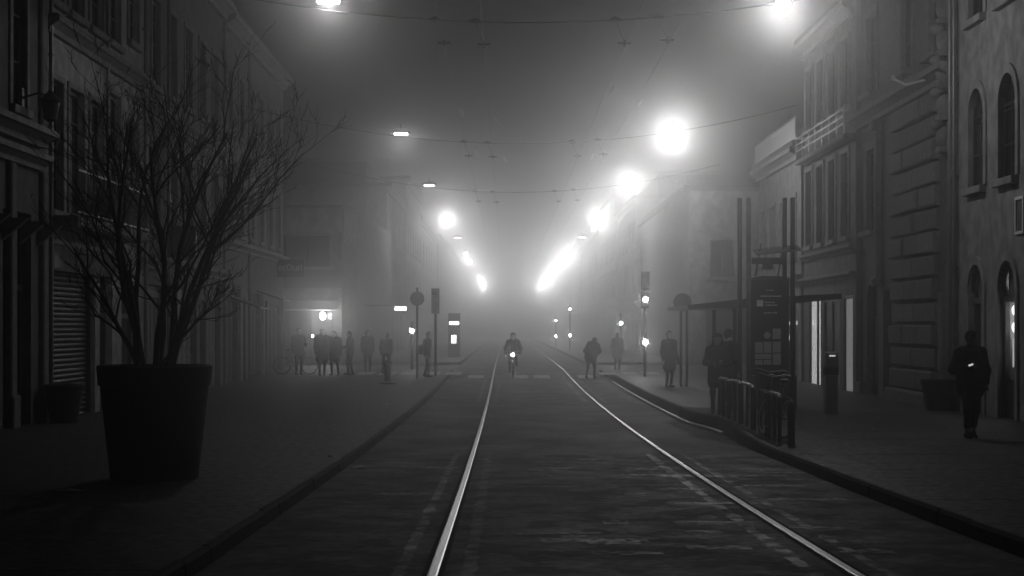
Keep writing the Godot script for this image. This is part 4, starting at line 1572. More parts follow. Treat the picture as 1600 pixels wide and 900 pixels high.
func hoops() -> void:
	var pos := [[35.0, 33.6], [33.35, 31.95], [31.7, 30.3], [30.05, 28.65], [28.35, 27.3]]
	var words := ["farthest bicycle hoop beside the waiting woman", "second bicycle hoop from the far end, beside the kerb", "middle bicycle hoop of the row beside the kerb", "fourth bicycle hoop, under the parked bicycles", "nearest bicycle hoop, at the front end of the row"]
	for k in 5:
		var a: float = pos[k][0]
		var c: float = pos[k][1]
		var x := 4.32
		var t := thing("bicycle_hoop", words[k], "bike rack", Transform3D(Basis(), Vector3(x, 0, -(a + c) / 2)), "bicycle hoops along the kerb")
		var h := 0.76
		var ya := pave(x, a)
		var yc := pave(x, c)
		var za := -a + (a + c) / 2
		var zc := -c + (a + c) / 2
		for e in [[za, ya], [zc, yc], [lerpf(za, zc, 0.5), (ya + yc) / 2]]:
			var b := MB.new()
			b.bar(Vector3(0, e[1] - 0.06, e[0]), Vector3(0, e[1] + h - 0.04, e[0]), 0.036 if e[0] != 0 else 0.026, 8)
			part("post", b, M.iron, t)
		var r := MB.new()
		r.tube([Vector3(0, ya + h - 0.05, za), Vector3(0, ya + h - 0.01, za + 0.05), Vector3(0, ya + h, za + 0.14), Vector3(0, yc + h, zc - 0.14), Vector3(0, yc + h - 0.01, zc - 0.05), Vector3(0, yc + h - 0.05, zc)], [0.028], 10)
		part("top_rail", r, M.steel, t)
	# thick end post
	var t2 := thing("bollard", "short round-topped bollard at the near end of the bicycle hoops", "bollard", at(4.42, 26.8))
	var b2 := MB.new()
	b2.lathe([Vector2(0, -0.05), Vector2(0.07, -0.05), Vector2(0.06, 0.05), Vector2(0.055, 0.62), Vector2(0.04, 0.67), Vector2(0, 0.69)], 16)
	part("post", b2, M.iron, t2)


func bicycle(label: String, tr: Transform3D, o := {}) -> Node3D:
	# local x is forward, z sideways
	var t := thing("bicycle", label, "bicycle", tr, "bicycles")
	var R := 0.34
	var wb := 1.04
	for x in [0.0, wb]:
		var b := MB.new()
		b.torus(Vector3(x, R, 0), Vector3(1, 0, 0), Vector3(0, 1, 0), R - 0.02, 0.02, 30, 7)
		var w := part("wheel", b, M.rubber, t)
		b = MB.new()
		b.torus(Vector3(x, R, 0), Vector3(1, 0, 0), Vector3(0, 1, 0), R - 0.048, 0.011, 30, 5)
		for k in 14:
			var a := TAU * k / 14.0
			b.bar(Vector3(x, R, 0.02 if k % 2 else -0.02), Vector3(x + cos(a) * (R - 0.05), R + sin(a) * (R - 0.05), 0), 0.0025, 3)
		b.bar(Vector3(x, R, -0.05), Vector3(x, R, 0.05), 0.018, 8)
		part("rim", b, M.steel, w)
	var f := MB.new()
	var bb := Vector3(0.44, 0.3, 0)
	var st := Vector3(0.3, 0.82, 0)
	var ht := Vector3(0.88, 0.84, 0)
	var hb := Vector3(0.91, 0.68, 0)
	for e in [[bb, st], [st, ht], [bb, hb], [ht, hb]]:
		f.bar(e[0], e[1], 0.018, 8)
	for z in [-0.05, 0.05]:
		f.bar(Vector3(0, R, z), bb + Vector3(0, 0, z * 0.5), 0.01, 6)
		f.bar(Vector3(0, R, z), Vector3(0.31, 0.76, z * 0.3), 0.009, 6)
		f.bar(Vector3(wb, R, z), hb + Vector3(0, 0, z), 0.012, 6)
	f.bar(hb + Vector3(0, 0, -0.05), hb + Vector3(0, 0, 0.05), 0.015, 6)
	part("frame", f, M.paint_dark, t)
	f = MB.new()
	f.tube([Vector3(0.76, 1.04, -0.29), Vector3(0.86, 1.04, -0.2), Vector3(0.87, 0.99, 0), Vector3(0.86, 1.04, 0.2), Vector3(0.76, 1.04, 0.29)], [0.013], 8)
	f.bar(ht, Vector3(0.87, 0.99, 0), 0.013, 8)
	part("handlebar", f, M.steel, t)
	f = MB.new()
	f.ball(Vector3(0.22, 0.95, 0), Vector3(0.14, 0.035, 0.08), Basis(), 6, 12)
	f.ball(Vector3(0.36, 0.945, 0), Vector3(0.1, 0.025, 0.03), Basis(), 6, 10)
	f.bar(st, Vector3(0.27, 0.93, 0), 0.013, 6)
	part("saddle", f, M.plastic_black, t)
	f = MB.new()
	f.torus(bb, Vector3(1, 0, 0), Vector3(0, 1, 0), 0.09, 0.008, 20, 5)
	f.bar(bb + Vector3(0, 0, -0.08), bb + Vector3(0.12, -0.12, -0.08), 0.01, 6)
	f.bar(bb + Vector3(0, 0, 0.08), bb + Vector3(-0.12, 0.12, 0.08), 0.01, 6)
	f.box(bb + Vector3(0.07, -0.135, -0.17), bb + Vector3(0.17, -0.115, -0.08))
	f.box(bb + Vector3(-0.17, 0.115, 0.08), bb + Vector3(-0.07, 0.135, 0.17))
	part("crank", f, M.steel, t)
	f = MB.new()
	for x in [0.0, wb]:
		for k in 8:
			var a0 := lerpf(0.25, PI - 0.25 if x > 0.5 else PI + 0.35, k / 8.0)
			var a1 := lerpf(0.25, PI - 0.25 if x > 0.5 else PI + 0.35, (k + 1) / 8.0)
			f.quad(Vector3(x + cos(a0) * 0.37, R + sin(a0) * 0.37, 0.025), Vector3(x + cos(a0) * 0.37, R + sin(a0) * 0.37, -0.025), Vector3(x + cos(a1) * 0.37, R + sin(a1) * 0.37, -0.025), Vector3(x + cos(a1) * 0.37, R + sin(a1) * 0.37, 0.025))
	part("mudguard", f, M.paint_dark, t)
	if o.get("basket", false):
		f = MB.new()
		f.box(Vector3(0.92, 0.78, -0.18), Vector3(1.2, 0.8, 0.18))
		for q in [[0.92, -0.18, 0.94, 0.18], [1.18, -0.18, 1.2, 0.18], [0.94, -0.18, 1.18, -0.16], [0.94, 0.16, 1.18, 0.18]]:
			f.box(Vector3(q[0], 0.8, q[1]), Vector3(q[2], 1.02, q[3]))
		part("basket", f, M.plastic_black, t)
	if o.get("lamp", false):
		f = MB.new()
		f.ball(Vector3(0.98, 0.9, 0), Vector3(0.05, 0.075, 0.075))
		part("headlamp", f, M.lens_small, t)
		omni("headlamp_light", Vector3(0.98, 0.9, 0), 0.12, 0.05, t)
	return t


func post_sign(called: String, label: String, X: float, D: float, h: float, yc: float, r: float, poles: Array, top := 0.0) -> void:
	var t := thing(called, label, "road sign", at(X, D))
	for x in poles:
		var b := MB.new()
		b.bar(Vector3(x, -0.05, 0), Vector3(x, h, 0), 0.045, 10)
		part("pole", b, M.iron, t)
	var b2 := MB.new()
	b2.tube([Vector3(0, yc, 0.05), Vector3(0, yc, 0.075)], [r], 28)
	part("disc", b2, M.sign_face, t)
	b2 = MB.new()
	b2.torus(Vector3(0, yc, 0.062), Vector3(1, 0, 0), Vector3(0, 1, 0), r, 0.014, 28, 6)
	part("rim", b2, M.zinc, t)


func traffic_signal(label: String, X: float, D: float, h: float, heads: Array, facing := 0.0) -> void:
	# heads: [bottom, top, lit heights]
	var t := thing("traffic_signal", label, "traffic light", at(X, D, facing), "signals at the crossings")
	var b := MB.new()
	b.bar(Vector3(0, -0.05, -0.12), Vector3(0, h, -0.12), 0.055, 10)
	part("pole", b, M.iron, t)
	for q in heads:
		b = MB.new()
		b.bevel_box(Vector3(-0.15, q[0], -0.1), Vector3(0.15, q[1], 0.1), 0.04)
		var n := maxi(1, int((q[1] - q[0]) / 0.3))
		var hd := part("signal_head", b, M.plastic_black, t)
		for k in n:
			var y := lerpf(q[0], q[1], (k + 0.5) / n)
			var v := MB.new()
			for s in 9:
				var a0 := lerpf(-0.3, PI + 0.3, s / 9.0)
				var a1 := lerpf(-0.3, PI + 0.3, (s + 1) / 9.0)
				v.quad(Vector3(cos(a0) * 0.11, y + sin(a0) * 0.11, 0.1), Vector3(cos(a1) * 0.11, y + sin(a1) * 0.11, 0.1), Vector3(cos(a1) * 0.11, y + sin(a1) * 0.11, 0.24), Vector3(cos(a0) * 0.11, y + sin(a0) * 0.11, 0.24))
			part("visor", v, M.plastic_black, hd)
			v = MB.new()
			v.ball(Vector3(0, y, 0.1), Vector3(0.1, 0.1, 0.04), Basis(), 6, 14)
			var lit: bool = q[2]
			part("signal_light" if lit else "lens", v, M.lens_small if lit else M.paint_dark, hd)
			if lit:
				omni("signal_glow", Vector3(0, y, 0.17), 0.6, 0.06, hd)


func small_things() -> void:
	post_sign("round_sign", "dark round road sign on a pole at the left kerb", -3.22, 62.5, 3.3, 2.9, 0.25, [0.0])
	post_sign("round_sign", "dark round stop sign on twin poles by the platform", 5.4, 53.0, 2.45, 2.6, 0.27, [-0.04, 0.14])
	traffic_signal("tram signal with lit lamps at the right kerb of the crossing", 4.93, 61.3, 3.7, [[3.1, 3.75, false], [2.45, 3.05, true], [1.1, 1.36, true]])
	traffic_signal("unlit dark traffic signal at the left kerb beyond the round sign", -2.66, 64.9, 3.3, [[2.35, 3.3, false]])
	traffic_signal("low lit signal far down the right kerb", 4.6, 125.0, 3.3, [[2.85, 3.15, true], [1.0, 1.25, true]])
	traffic_signal("lit signal farthest down the right kerb, closest to the cyclist", 4.25, 148.0, 2.6, [[2.1, 2.4, true], [0.8, 1.05, true]])
	traffic_signal("single lit signal beyond the person with the round coat", 5.7, 86.0, 2.4, [[1.75, 2.05, true]])
	traffic_signal("single lit signal left of the round sign", -4.0, 73.2, 2.0, [[1.45, 1.75, true]])
	# lantern by the corner shop
	var t := thing("wall_lantern", "bright globe lamp hanging by the left corner shop", "lantern", Transform3D(Basis(), Vector3(-8.75, 2.5, -82.4)))
	var b := MB.new()
	b.ball(Vector3.ZERO, Vector3(0.15, 0.2, 0.15))
	part("lamp_globe", b, M.bulb, t)
	b = MB.new()
	b.tube([Vector3(0, 0.19, 0), Vector3(0, 0.34, 0), Vector3(0, 0.42, -0.5), Vector3(0, 0.42, -1.6)], [0.015], 6)
	part("arm", b, M.iron, t)
	omni("globe_light", Vector3.ZERO, 4.5, 0.15, t)
	# lit sign box over the pavement
	t = thing("lit_sign", "small glowing horizontal shop sign on the left beyond the crossing", "sign", Transform3D(Basis(), Vector3(-5.5, 2.93, -90.0)))
	b = MB.new()
	b.box(Vector3(-0.3, -0.1, 0.0), Vector3(0.3, 0.1, 0.06))
	part("sign_face", b, M.lit_sign, t)
	b = MB.new()
	b.box(Vector3(-0.34, -0.14, -0.08), Vector3(0.34, 0.14, 0.0))
	b.bar(Vector3(-2.0, 0.16, -0.04), Vector3(0.3, 0.16, -0.04), 0.02, 6)
	part("casing", b, M.iron, t)
	t = thing("bollard", "short dark bollard with a flared foot on the left pavement", "bollard", at(-3.98, 57.9))
	b = MB.new()
	b.lathe([Vector2(0, -0.03), Vector2(0.3, -0.03), Vector2(0.28, 0.04), Vector2(0.13, 0.1), Vector2(0.1, 0.2), Vector2(0.13, 0.62), Vector2(0.16, 0.66), Vector2(0.15, 0.74), Vector2(0.08, 0.79), Vector2(0, 0.8)], 20)
	part("post", b, M.iron, t)
	# bits of pale litter by the left kerb
	rng.seed = 63
	for q in [[-2.0, 23.8, 0.12, "long pale scrap of litter lying in the left gutter"], [-2.45, 24.0, 0.05, "small pale scrap of litter on the left kerb edge"], [-3.0, 43.5, 0.05, "lone pale speck of litter on the left pavement"], [-4.6, 18.2, 0.16, "pale torn paper lying in front of the big planter"]]:
		b = MB.new()
		var y := (grade(q[1]) if q[0] > -2.2 else pave(q[0], q[1])) + 0.006
		var ring := []
		for k in 7:
			var a := TAU * k / 7.0
			var rr: float = q[2] * rng.randf_range(0.6, 1.2)
			ring.append(Vector3(cos(a) * rr, rng.randf_range(0.0, 0.02), sin(a) * rr * 0.8))
		for k in 7:
			b.tri(Vector3(0, 0.03, 0), ring[(k + 1) % 7], ring[k])
			b.tri(Vector3(0, 0.028, 0), ring[k], ring[(k + 1) % 7])
		var o := part("litter_scrap", b, M.white_paint)
		o.position = Vector3(q[0], y, -q[1])
		tag(o, q[3], "litter", "scraps of litter")
	# information kiosk with two lit panels
	t = thing("kiosk", "slim kiosk with two glowing panels far down the left pavement", "kiosk", at(-2.95, 98.0))
	b = MB.new()
	b.bevel_box(Vector3(-0.34, 0, -0.2), Vector3(0.34, 2.5, 0.2), 0.04)
	part("body", b, M.iron, t)
	b = MB.new()
	b.box(Vector3(-0.28, 1.84, 0.2), Vector3(0.28, 2.02, 0.23))
	part("lit_sign_bar", b, M.lit_sign, t)
	b = MB.new()
	b.box(Vector3(-0.15, 0.8, 0.2), Vector3(0.12, 1.25, 0.23))
	part("screen", b, M.lit_sign, t)


# ---------- people ----------
func nets(bones: Array, cs: float, k: float) -> MB:
	# smooth union of tapered capsules, meshed as surface nets; bones are [a, b, ra, rb, colour]
	var lo := Vector3.ONE * 1e9
	var hi := -lo
	for q in bones:
		for e in [[q[0], q[2]], [q[1], q[3]]]:
			lo = lo.min(e[0] - Vector3.ONE * e[1])
			hi = hi.max(e[0] + Vector3.ONE * e[1])
	lo -= Vector3.ONE * cs * 3
	hi += Vector3.ONE * cs * 3
	var nx := int((hi.x - lo.x) / cs) + 1
	var ny := int((hi.y - lo.y) / cs) + 1
	var nz := int((hi.z - lo.z) / cs) + 1
	var F := PackedFloat32Array()
	F.resize(nx * ny * nz)
	F.fill(1.0)
	var best := PackedFloat32Array()
	best.resize(nx * ny * nz)
	best.fill(9.0)
	var who := PackedByteArray()
	who.resize(nx * ny * nz)
	for bi in bones.size():
		var q: Array = bones[bi]
		var a: Vector3 = q[0]
		var ab: Vector3 = q[1] - a
		var L2 := maxf(ab.length_squared(), 1e-9)
		var ra: float = q[2]
		var rb: float = q[3]
		var m := maxf(ra, rb) + k + cs * 2
		var l3 := (a.min(q[1]) - Vector3.ONE * m - lo) / cs
		var h3 := (a.max(q[1]) + Vector3.ONE * m - lo) / cs
		for z in range(maxi(0, int(l3.z)), mini(nz, int(h3.z) + 1)):
			for y in range(maxi(0, int(l3.y)), mini(ny, int(h3.y) + 1)):
				for x in range(maxi(0, int(l3.x)), mini(nx, int(h3.x) + 1)):
					var p := lo + Vector3(x, y, z) * cs
					var t := clampf((p - a).dot(ab) / L2, 0.0, 1.0)
					var d := p.distance_to(a + ab * t) - lerpf(ra, rb, t)
					var id := (z * ny + y) * nx + x
					if d < best[id]:
						best[id] = d
						who[id] = bi
					var f := F[id]
					var h := maxf(k - absf(f - d), 0.0) / k
					F[id] = minf(f, d) - h * h * k * 0.25
	var vid := PackedInt32Array()
	vid.resize(nx * ny * nz)
	vid.fill(-1)
	var V := PackedVector3Array()
	var C := PackedColorArray()
	var off := [0, 1, nx, nx + 1, nx * ny, nx * ny + 1, nx * ny + nx, nx * ny + nx + 1]
	var edges := [[0, 1], [2, 3], [4, 5], [6, 7], [0, 2], [1, 3], [4, 6], [5, 7], [0, 4], [1, 5], [2, 6], [3, 7]]
	for z in nz - 1:
		for y in ny - 1:
			var row := (z * ny + y) * nx
			for x in nx - 1:
				var id := row + x
				var mask := 0
				for c in 8:
					if F[id + off[c]] < 0.0:
						mask |= 1 << c
				if mask == 0 or mask == 255:
					continue
				var s := Vector3.ZERO
				var cnt := 0
				for e in edges:
					var f0 := F[id + off[e[0]]]
					var f1 := F[id + off[e[1]]]
					if (f0 < 0.0) != (f1 < 0.0):
						var t := f0 / (f0 - f1)
						var p0 := Vector3(e[0] & 1, (e[0] >> 1) & 1, e[0] >> 2)
						var p1 := Vector3(e[1] & 1, (e[1] >> 1) & 1, e[1] >> 2)
						s += p0.lerp(p1, t)
						cnt += 1
				vid[id] = V.size()
				V.append(lo + (Vector3(x, y, z) + s / cnt) * cs)
				C.append(bones[who[id]][4])
	var N := PackedVector3Array()
	N.resize(V.size())
	var T := PackedInt32Array()
	var step := [1, nx, nx * ny]
	for z in range(1, nz - 1):
		for y in range(1, ny - 1):
			for x in range(1, nx - 1):
				var id := (z * ny + y) * nx + x
				var inside := F[id] < 0.0
				for ax in 3:
					if inside == (F[id + step[ax]] < 0.0):
						continue
					var s1: int = step[(ax + 1) % 3]
					var s2: int = step[(ax + 2) % 3]
					var q := [vid[id - s1 - s2], vid[id - s2], vid[id], vid[id - s1]]
					if q.min() < 0:
						continue
					if not inside:
						q.reverse()
					for tr in [[0, 1, 2], [0, 2, 3]]:
						var i0: int = q[tr[0]]
						var i1: int = q[tr[1]]
						var i2: int = q[tr[2]]
						var nn := (V[i1] - V[i0]).cross(V[i2] - V[i0])
						N[i0] += nn
						N[i1] += nn
						N[i2] += nn
						T.append(i0); T.append(i1); T.append(i2)
	var b := MB.new()
	b.colored = true
	for i in range(0, T.size(), 3):
		var i0 := T[i]
		var i1 := T[i + 1]
		var i2 := T[i + 2]
		b.v.append(V[i0]); b.v.append(V[i2]); b.v.append(V[i1])
		b.n.append(N[i0].normalized()); b.n.append(N[i2].normalized()); b.n.append(N[i1].normalized())
		b.c.append(C[i0]); b.c.append(C[i2]); b.c.append(C[i1])
	return b


func lin(l: float) -> Color:
	return Color(l, l, l)


func hand(b: MB, w: Vector3, d: Vector3, side: Vector3, curl: float) -> void:
	# palm and five bent fingers; d points along the hand, side towards the thumb
	d = d.normalized()
	side = (side - d * side.dot(d)).normalized()
	var nrm := d.cross(side)
	b.ball(w + d * 0.045, Vector3(0.042, 0.055, 0.017), Basis(side, d, nrm), 6, 10)
	var lens := [0.07, 0.08, 0.075, 0.058]
	for k in 4:
		var p: Vector3 = w + d * 0.085 + side * (0.03 - 0.02 * k)
		var l: float = lens[k]
		var c1 := curl * 0.5
		var c2 := curl * 1.2
		var p1 := p + (d * cos(c1) + nrm * sin(c1)) * l * 0.5
		var p2 := p1 + (d * cos(c2) + nrm * sin(c2)) * l * 0.5
		b.tube([p - d * 0.02, p, p1, p2], [0.009, 0.0095, 0.0088, 0.007], 6)
	var q := w + d * 0.025 + side * 0.032
	b.tube([q, q + (side * 0.7 + d * 0.7) * 0.035 + nrm * 0.008, q + (side * 0.35 + d * 0.95) * 0.065 + nrm * 0.02], [0.012, 0.0105, 0.008], 6)


func person(label: String, tr: Transform3D, o: Dictionary) -> Node3D:
	# joints for a height of 1.75 m, facing +z
	var t := thing("person", label, "person", tr, "people in the street")
	var s: float = o.get("h", 1.72) / 1.75
	var coat: Color = lin(o.get("coat", 0.02))
	var legs: Color = lin(o.get("legs", 0.02))
	var skin: Color = lin(0.42)
	var hair: Color = lin(o.get("hair", 0.015))
	var shoe: Color = lin(o.get("shoe", 0.015))
	var bulk: float = o.get("bulk", 0.0)
	var lean: float = o.get("lean", 0.0)
	var st: float = o.get("stride", 0.0)
	var lean_at := func(p: Vector3) -> Vector3:
		# bend forward about the hips
		var q := p - Vector3(0, 0.95, 0)
		return Vector3(0, 0.95, 0) + Basis(Vector3(1, 0, 0), lean) * q
	var B := []
	var U := func(x: float, y: float, z: float) -> Vector3: return lean_at.call(Vector3(x, y, z))
	# torso
	for x in [-0.075, 0.075]:
		B.append([Vector3(x * 0.85, 0.93, 0), U.call(x, 1.15, 0.0), 0.115 + bulk, 0.115 + bulk, coat])
		B.append([U.call(x, 1.15, 0.0), U.call(x * 1.25, 1.36, 0.0), 0.115 + bulk, 0.115 + bulk, coat])
	B.append([U.call(-0.17, 1.41, 0), U.call(0.17, 1.41, 0), 0.075 + bulk * 0.7, 0.075 + bulk * 0.7, coat])
	B.append([U.call(0, 1.42, 0), U.call(0, 1.54, 0.015), 0.065, 0.055, coat if o.get("scarf", true) else skin])
	if o.has("hem"):
		B.append([Vector3(0, 0.95, 0), Vector3(0, o.hem + 0.1, 0.01), 0.13 + bulk * 0.8, 0.125 + bulk * 0.7, coat])
		for x in [-0.09, 0.09]:
			B.append([Vector3(x, 0.9, 0), Vector3(x * 1.2, o.hem + 0.08, 0.02), 0.105 + bulk * 0.7, 0.1 + bulk * 0.6, coat])
	# head
	var hc: Vector3 = U.call(0, 1.635, 0.03)
	var fw: Vector3 = Basis(Vector3(1, 0, 0), lean + o.get("nod", 0.0)) * Vector3(0, 0, 1)
	var upv: Vector3 = Basis(Vector3(1, 0, 0), lean + o.get("nod", 0.0)) * Vector3(0, 1, 0)
	B.append([hc - upv * 0.045 + fw * 0.025, hc + upv * 0.03 + fw * 0.012, 0.068, 0.085, skin])
	B.append([hc - upv * 0.09 + fw * 0.045, hc - upv * 0.06 + fw * 0.04, 0.04, 0.05, skin])
	B.append([hc + upv * 0.01 - fw * 0.02, hc + upv * 0.05 - fw * 0.005, 0.092, 0.09, hair])
	match o.get("head", ""):
		"long":
			for x in [-0.075, 0.075]:
				B.append([hc + upv * 0.06 + Vector3(x * 0.6, 0, -0.02), hc - upv * 0.2 + Vector3(x * 1.35, 0, 0.0), 0.055, 0.05, hair])
			B.append([hc + upv * 0.04 - fw * 0.05, hc - upv * 0.22 - fw * 0.06, 0.08, 0.07, hair])
		"hood":
			B.append([hc + upv * 0.05 - fw * 0.04, hc - upv * 0.12 - fw * 0.05, 0.105, 0.1, coat])
		"cap":
			B.append([hc + upv * 0.055, hc + upv * 0.065 + fw * 0.1, 0.085, 0.03, hair])
		"helmet":
			B.append([hc + upv * 0.05 - fw * 0.03, hc + upv * 0.06 + fw * 0.02, 0.105, 0.1, hair])
	# legs
	var sk: Array = o.get("knees", [])
	for i in 2:
		var x := -0.095 if i == 0 else 0.095
		var ph := st if i == 0 else -st
		var hip := Vector3(x, 0.92, 0)
		var kn := Vector3(x * 1.05, 0.5, 0.06 + ph * 0.6)
		var an := Vector3(x * 1.05, 0.09 + maxf(0.0, -ph) * 0.22, ph - 0.01)
		if sk.size() > i:
			kn = sk[i][0]
			an = sk[i][1]
		var lw: float = o.get("leg_w", 0.0)
		B.append([hip, kn, 0.092 + lw, 0.062 + lw, legs])
		var sock: float = o.get("sock", 0.0)
		var cut := kn.lerp(an, 0.7 if sock > 0 else 1.0)
		B.append([kn, cut, 0.06 + lw, 0.046 + lw, legs])
		if sock > 0:
			B.append([cut, an, 0.042, 0.04, lin(sock)])
		var toe := an + Vector3(0.01 if i else -0.01, -0.045, 0.17)
		if ph < -0.05 and sk.is_empty():
			toe = an + Vector3(0, -0.1, 0.14)
		B.append([an + Vector3(0, -0.035, -0.03), toe, 0.045, 0.036, shoe])
	# arms: [elbow, wrist] offsets from the shoulder in body space
	var arms: Array = o.get("arms", [[Vector3(-0.05, -0.29, -0.03), Vector3(-0.04, -0.54, 0.04)], [Vector3(0.05, -0.29, -0.03), Vector3(0.04, -0.54, 0.04)]])
	var hands := []
	for i in 2:
		var sh: Vector3 = U.call(-0.185 if i == 0 else 0.185, 1.4, 0)
		var bas := Basis(Vector3(1, 0, 0), lean)
		var el: Vector3 = sh + bas * arms[i][0]
		var wr: Vector3 = sh + bas * arms[i][1]
		B.append([sh, el, 0.062 + bulk * 0.6, 0.05 + bulk * 0.6, coat])
		B.append([el, wr, 0.05 + bulk * 0.5, 0.038 + bulk * 0.4, coat])
		hands.append([wr, (wr - el).normalized(), i])
	for q in o.get("extra", []):
		B.append([U.call(q[0].x, q[0].y, q[0].z), U.call(q[1].x, q[1].y, q[1].z), q[2], q[3], lin(q[4])])
	for q in B:
		q[0] *= s; q[1] *= s; q[2] *= s; q[3] *= s
	var b := nets(B, o.get("cell", 0.026), 0.045)
	b.col = skin
	if not o.get("pockets", false):
		for h in hands:
			var inward := Vector3(1.0 if h[2] == 0 else -1.0, 0.15, 0.5)
			hand(b, h[0] * s, h[1], Vector3(0, 0.3, 1) if absf(h[1].y) > 0.6 else Vector3.UP, 0.7 if h[2] == 0 else -0.7)
	# face
	hc *= s
	var rt := upv.cross(fw)
	b.tube([hc + fw * 0.088 * s + upv * 0.012, hc + fw * 0.112 * s - upv * 0.022, hc + fw * 0.09 * s - upv * 0.03], [0.008, 0.014, 0.011], 6)
	for x in [-1.0, 1.0]:
		b.col = skin
		b.ball(hc + rt * x * 0.088 * s - upv * 0.005, Vector3(0.012, 0.03, 0.02), Basis(rt, upv, fw), 5, 8)
		b.col = lin(0.05)
		b.ball(hc + rt * x * 0.031 + fw * 0.086 * s + upv * 0.008, Vector3(0.014, 0.008, 0.01), Basis(rt, upv, fw), 5, 8)
	b.col = lin(0.16)
	b.ball(hc + fw * 0.084 * s - upv * 0.062, Vector3(0.024, 0.007, 0.012), Basis(rt, upv, fw), 5, 8)
	part("body", b, M.body, t)
	return t


func people() -> void:
	# walker at the right, towards the viewer, phone in hand
	var t := person("person in a dark puffer jacket and pale socks walking along the right houses", at(7.68, 28.6, 0.12), {"h": 1.76, "coat": 0.006, "legs": 0.06, "hair": 0.006, "head": "cap", "bulk": 0.045, "hem": 0.72, "stride": 0.13, "sock": 0.6, "leg_w": 0.012, "cell": 0.016,
		"arms": [[Vector3(-0.09, -0.27, -0.06), Vector3(0.12, -0.22, 0.2)], [Vector3(0.11, -0.29, -0.05), Vector3(0.06, -0.48, 0.06)]]})
	# the phone that he holds
	var ph := thing("phone", "small glowing phone held by the walker at the right", "phone", Transform3D(Basis(Vector3(0, 0, 1), 0.35) * Basis(Vector3(1, 0, 0), 0.4), t.transform * Vector3(-0.1, 1.22, 0.3)))
	var b := MB.new()
	b.box(Vector3(-0.06, -0.015, -0.006), Vector3(0.06, 0.035, 0.004))
	part("case", b, M.plastic_black, ph)
	b = MB.new()
	b.box(Vector3(-0.05, -0.008, 0.004), Vector3(0.03, 0.026, 0.006))
	part("screen", b, M.screen, ph)
	person("long-haired person in a dark coat looking down beside the bicycle hoops", at(4.35, 35.6, -0.15), {"h": 1.64, "coat": 0.012, "legs": 0.012, "hair": 0.008, "head": "long", "bulk": 0.02, "hem": 0.62, "nod": 0.35, "cell": 0.018,
		"arms": [[Vector3(-0.08, -0.27, 0.0), Vector3(0.08, -0.3, 0.2)], [Vector3(0.08, -0.27, 0.0), Vector3(-0.06, -0.28, 0.22)]]})
	person("person with a pale collar standing behind the long-haired person", at(4.82, 37.6, 2.4), {"h": 1.76, "coat": 0.012, "legs": 0.012, "hair": 0.012, "bulk": 0.02, "hem": 0.7, "cell": 0.02, "extra": [[Vector3(-0.05, 1.5, 0.0), Vector3(0.05, 1.5, 0.0), 0.06, 0.06, 0.5]]})
	person("person in a knee-length coat waiting on the tram platform", at(4.9, 52.0, 0.4), {"h": 1.7, "coat": 0.03, "legs": 0.012, "hem": 0.55, "bulk": 0.02, "stride": 0.04, "extra": [[Vector3(0.28, 0.95, 0.0), Vector3(0.29, 0.8, 0.0), 0.07, 0.08, 0.012]]})
	person("hunched person in a bulky round dark coat crossing the rails", at(3.2, 65.6, 2.6, grade(65.6)), {"h": 1.62, "coat": 0.012, "legs": 0.015, "hem": 0.72, "bulk": 0.085, "lean": 0.5, "head": "hood", "stride": 0.16, "pockets": true,
		"arms": [[Vector3(-0.13, -0.2, 0.04), Vector3(0.0, -0.36, 0.14)], [Vector3(0.13, -0.2, 0.04), Vector3(0.0, -0.36, 0.14)]], "extra": [[Vector3(0, 1.35, -0.2), Vector3(0, 1.1, -0.2), 0.17, 0.18, 0.012]]})
	person("faint person right of the bulky coat, across the side street", at(4.85, 75.5, 2.8, grade(75.5)), {"h": 1.6, "coat": 0.06, "legs": 0.04, "hem": 0.6, "bulk": 0.06, "cell": 0.032})
	person("person with a shoulder bag striding past the round sign", at(-2.95, 64.0, 1.2), {"h": 1.68, "coat": 0.015, "legs": 0.012, "stride": 0.12, "bulk": 0.02, "lean": 0.08, "extra": [[Vector3(0.05, 1.1, -0.25), Vector3(0.05, 1.0, -0.27), 0.14, 0.15, 0.012]]})
	person("faint person right behind the short flared bollard on the left", at(-4.66, 67.0, 2.9), {"h": 1.6, "coat": 0.03, "legs": 0.008, "stride": 0.17, "bulk": 0.03, "lean": 0.07})
	person("faint person between the walking pair and the left kerb", at(-5.5, 68.6, 0.2), {"h": 1.66, "coat": 0.03, "legs": 0.03, "stride": 0.15, "bulk": 0.04, "cell": 0.032, "hem": 0.7})
	person("person reaching an arm toward the big group on the left", at(-5.97, 66.1, -1.2), {"h": 1.66, "coat": 0.015, "legs": 0.015, "stride": 0.06, "bulk": 0.02, "hem": 0.75, "arms": [[Vector3(-0.04, -0.28, -0.02), Vector3(-0.03, -0.52, 0.06)], [Vector3(0.05, -0.22, 0.16), Vector3(0.02, -0.32, 0.4)]]})
	person("broad person in a dark coat, left one of the close pair", at(-6.95, 65.2, 0.3), {"h": 1.76, "coat": 0.012, "legs": 0.012, "hem": 0.55, "bulk": 0.07, "stride": 0.08})
	person("person in a dark coat, right one of the close pair", at(-6.5, 65.6, -0.3), {"h": 1.68, "coat": 0.015, "legs": 0.012, "hem": 0.6, "bulk": 0.06, "stride": 0.1, "lean": 0.1})
	person("person standing with a bicycle against the left house", at(-7.93, 66.0, 0.5), {"h": 1.78, "coat": 0.01, "legs": 0.01, "hem": 0.7, "bulk": 0.03, "arms": [[Vector3(-0.05, -0.29, -0.03), Vector3(-0.04, -0.54, 0.04)], [Vector3(0.06, -0.25, 0.06), Vector3(0.0, -0.18, 0.3)]]})
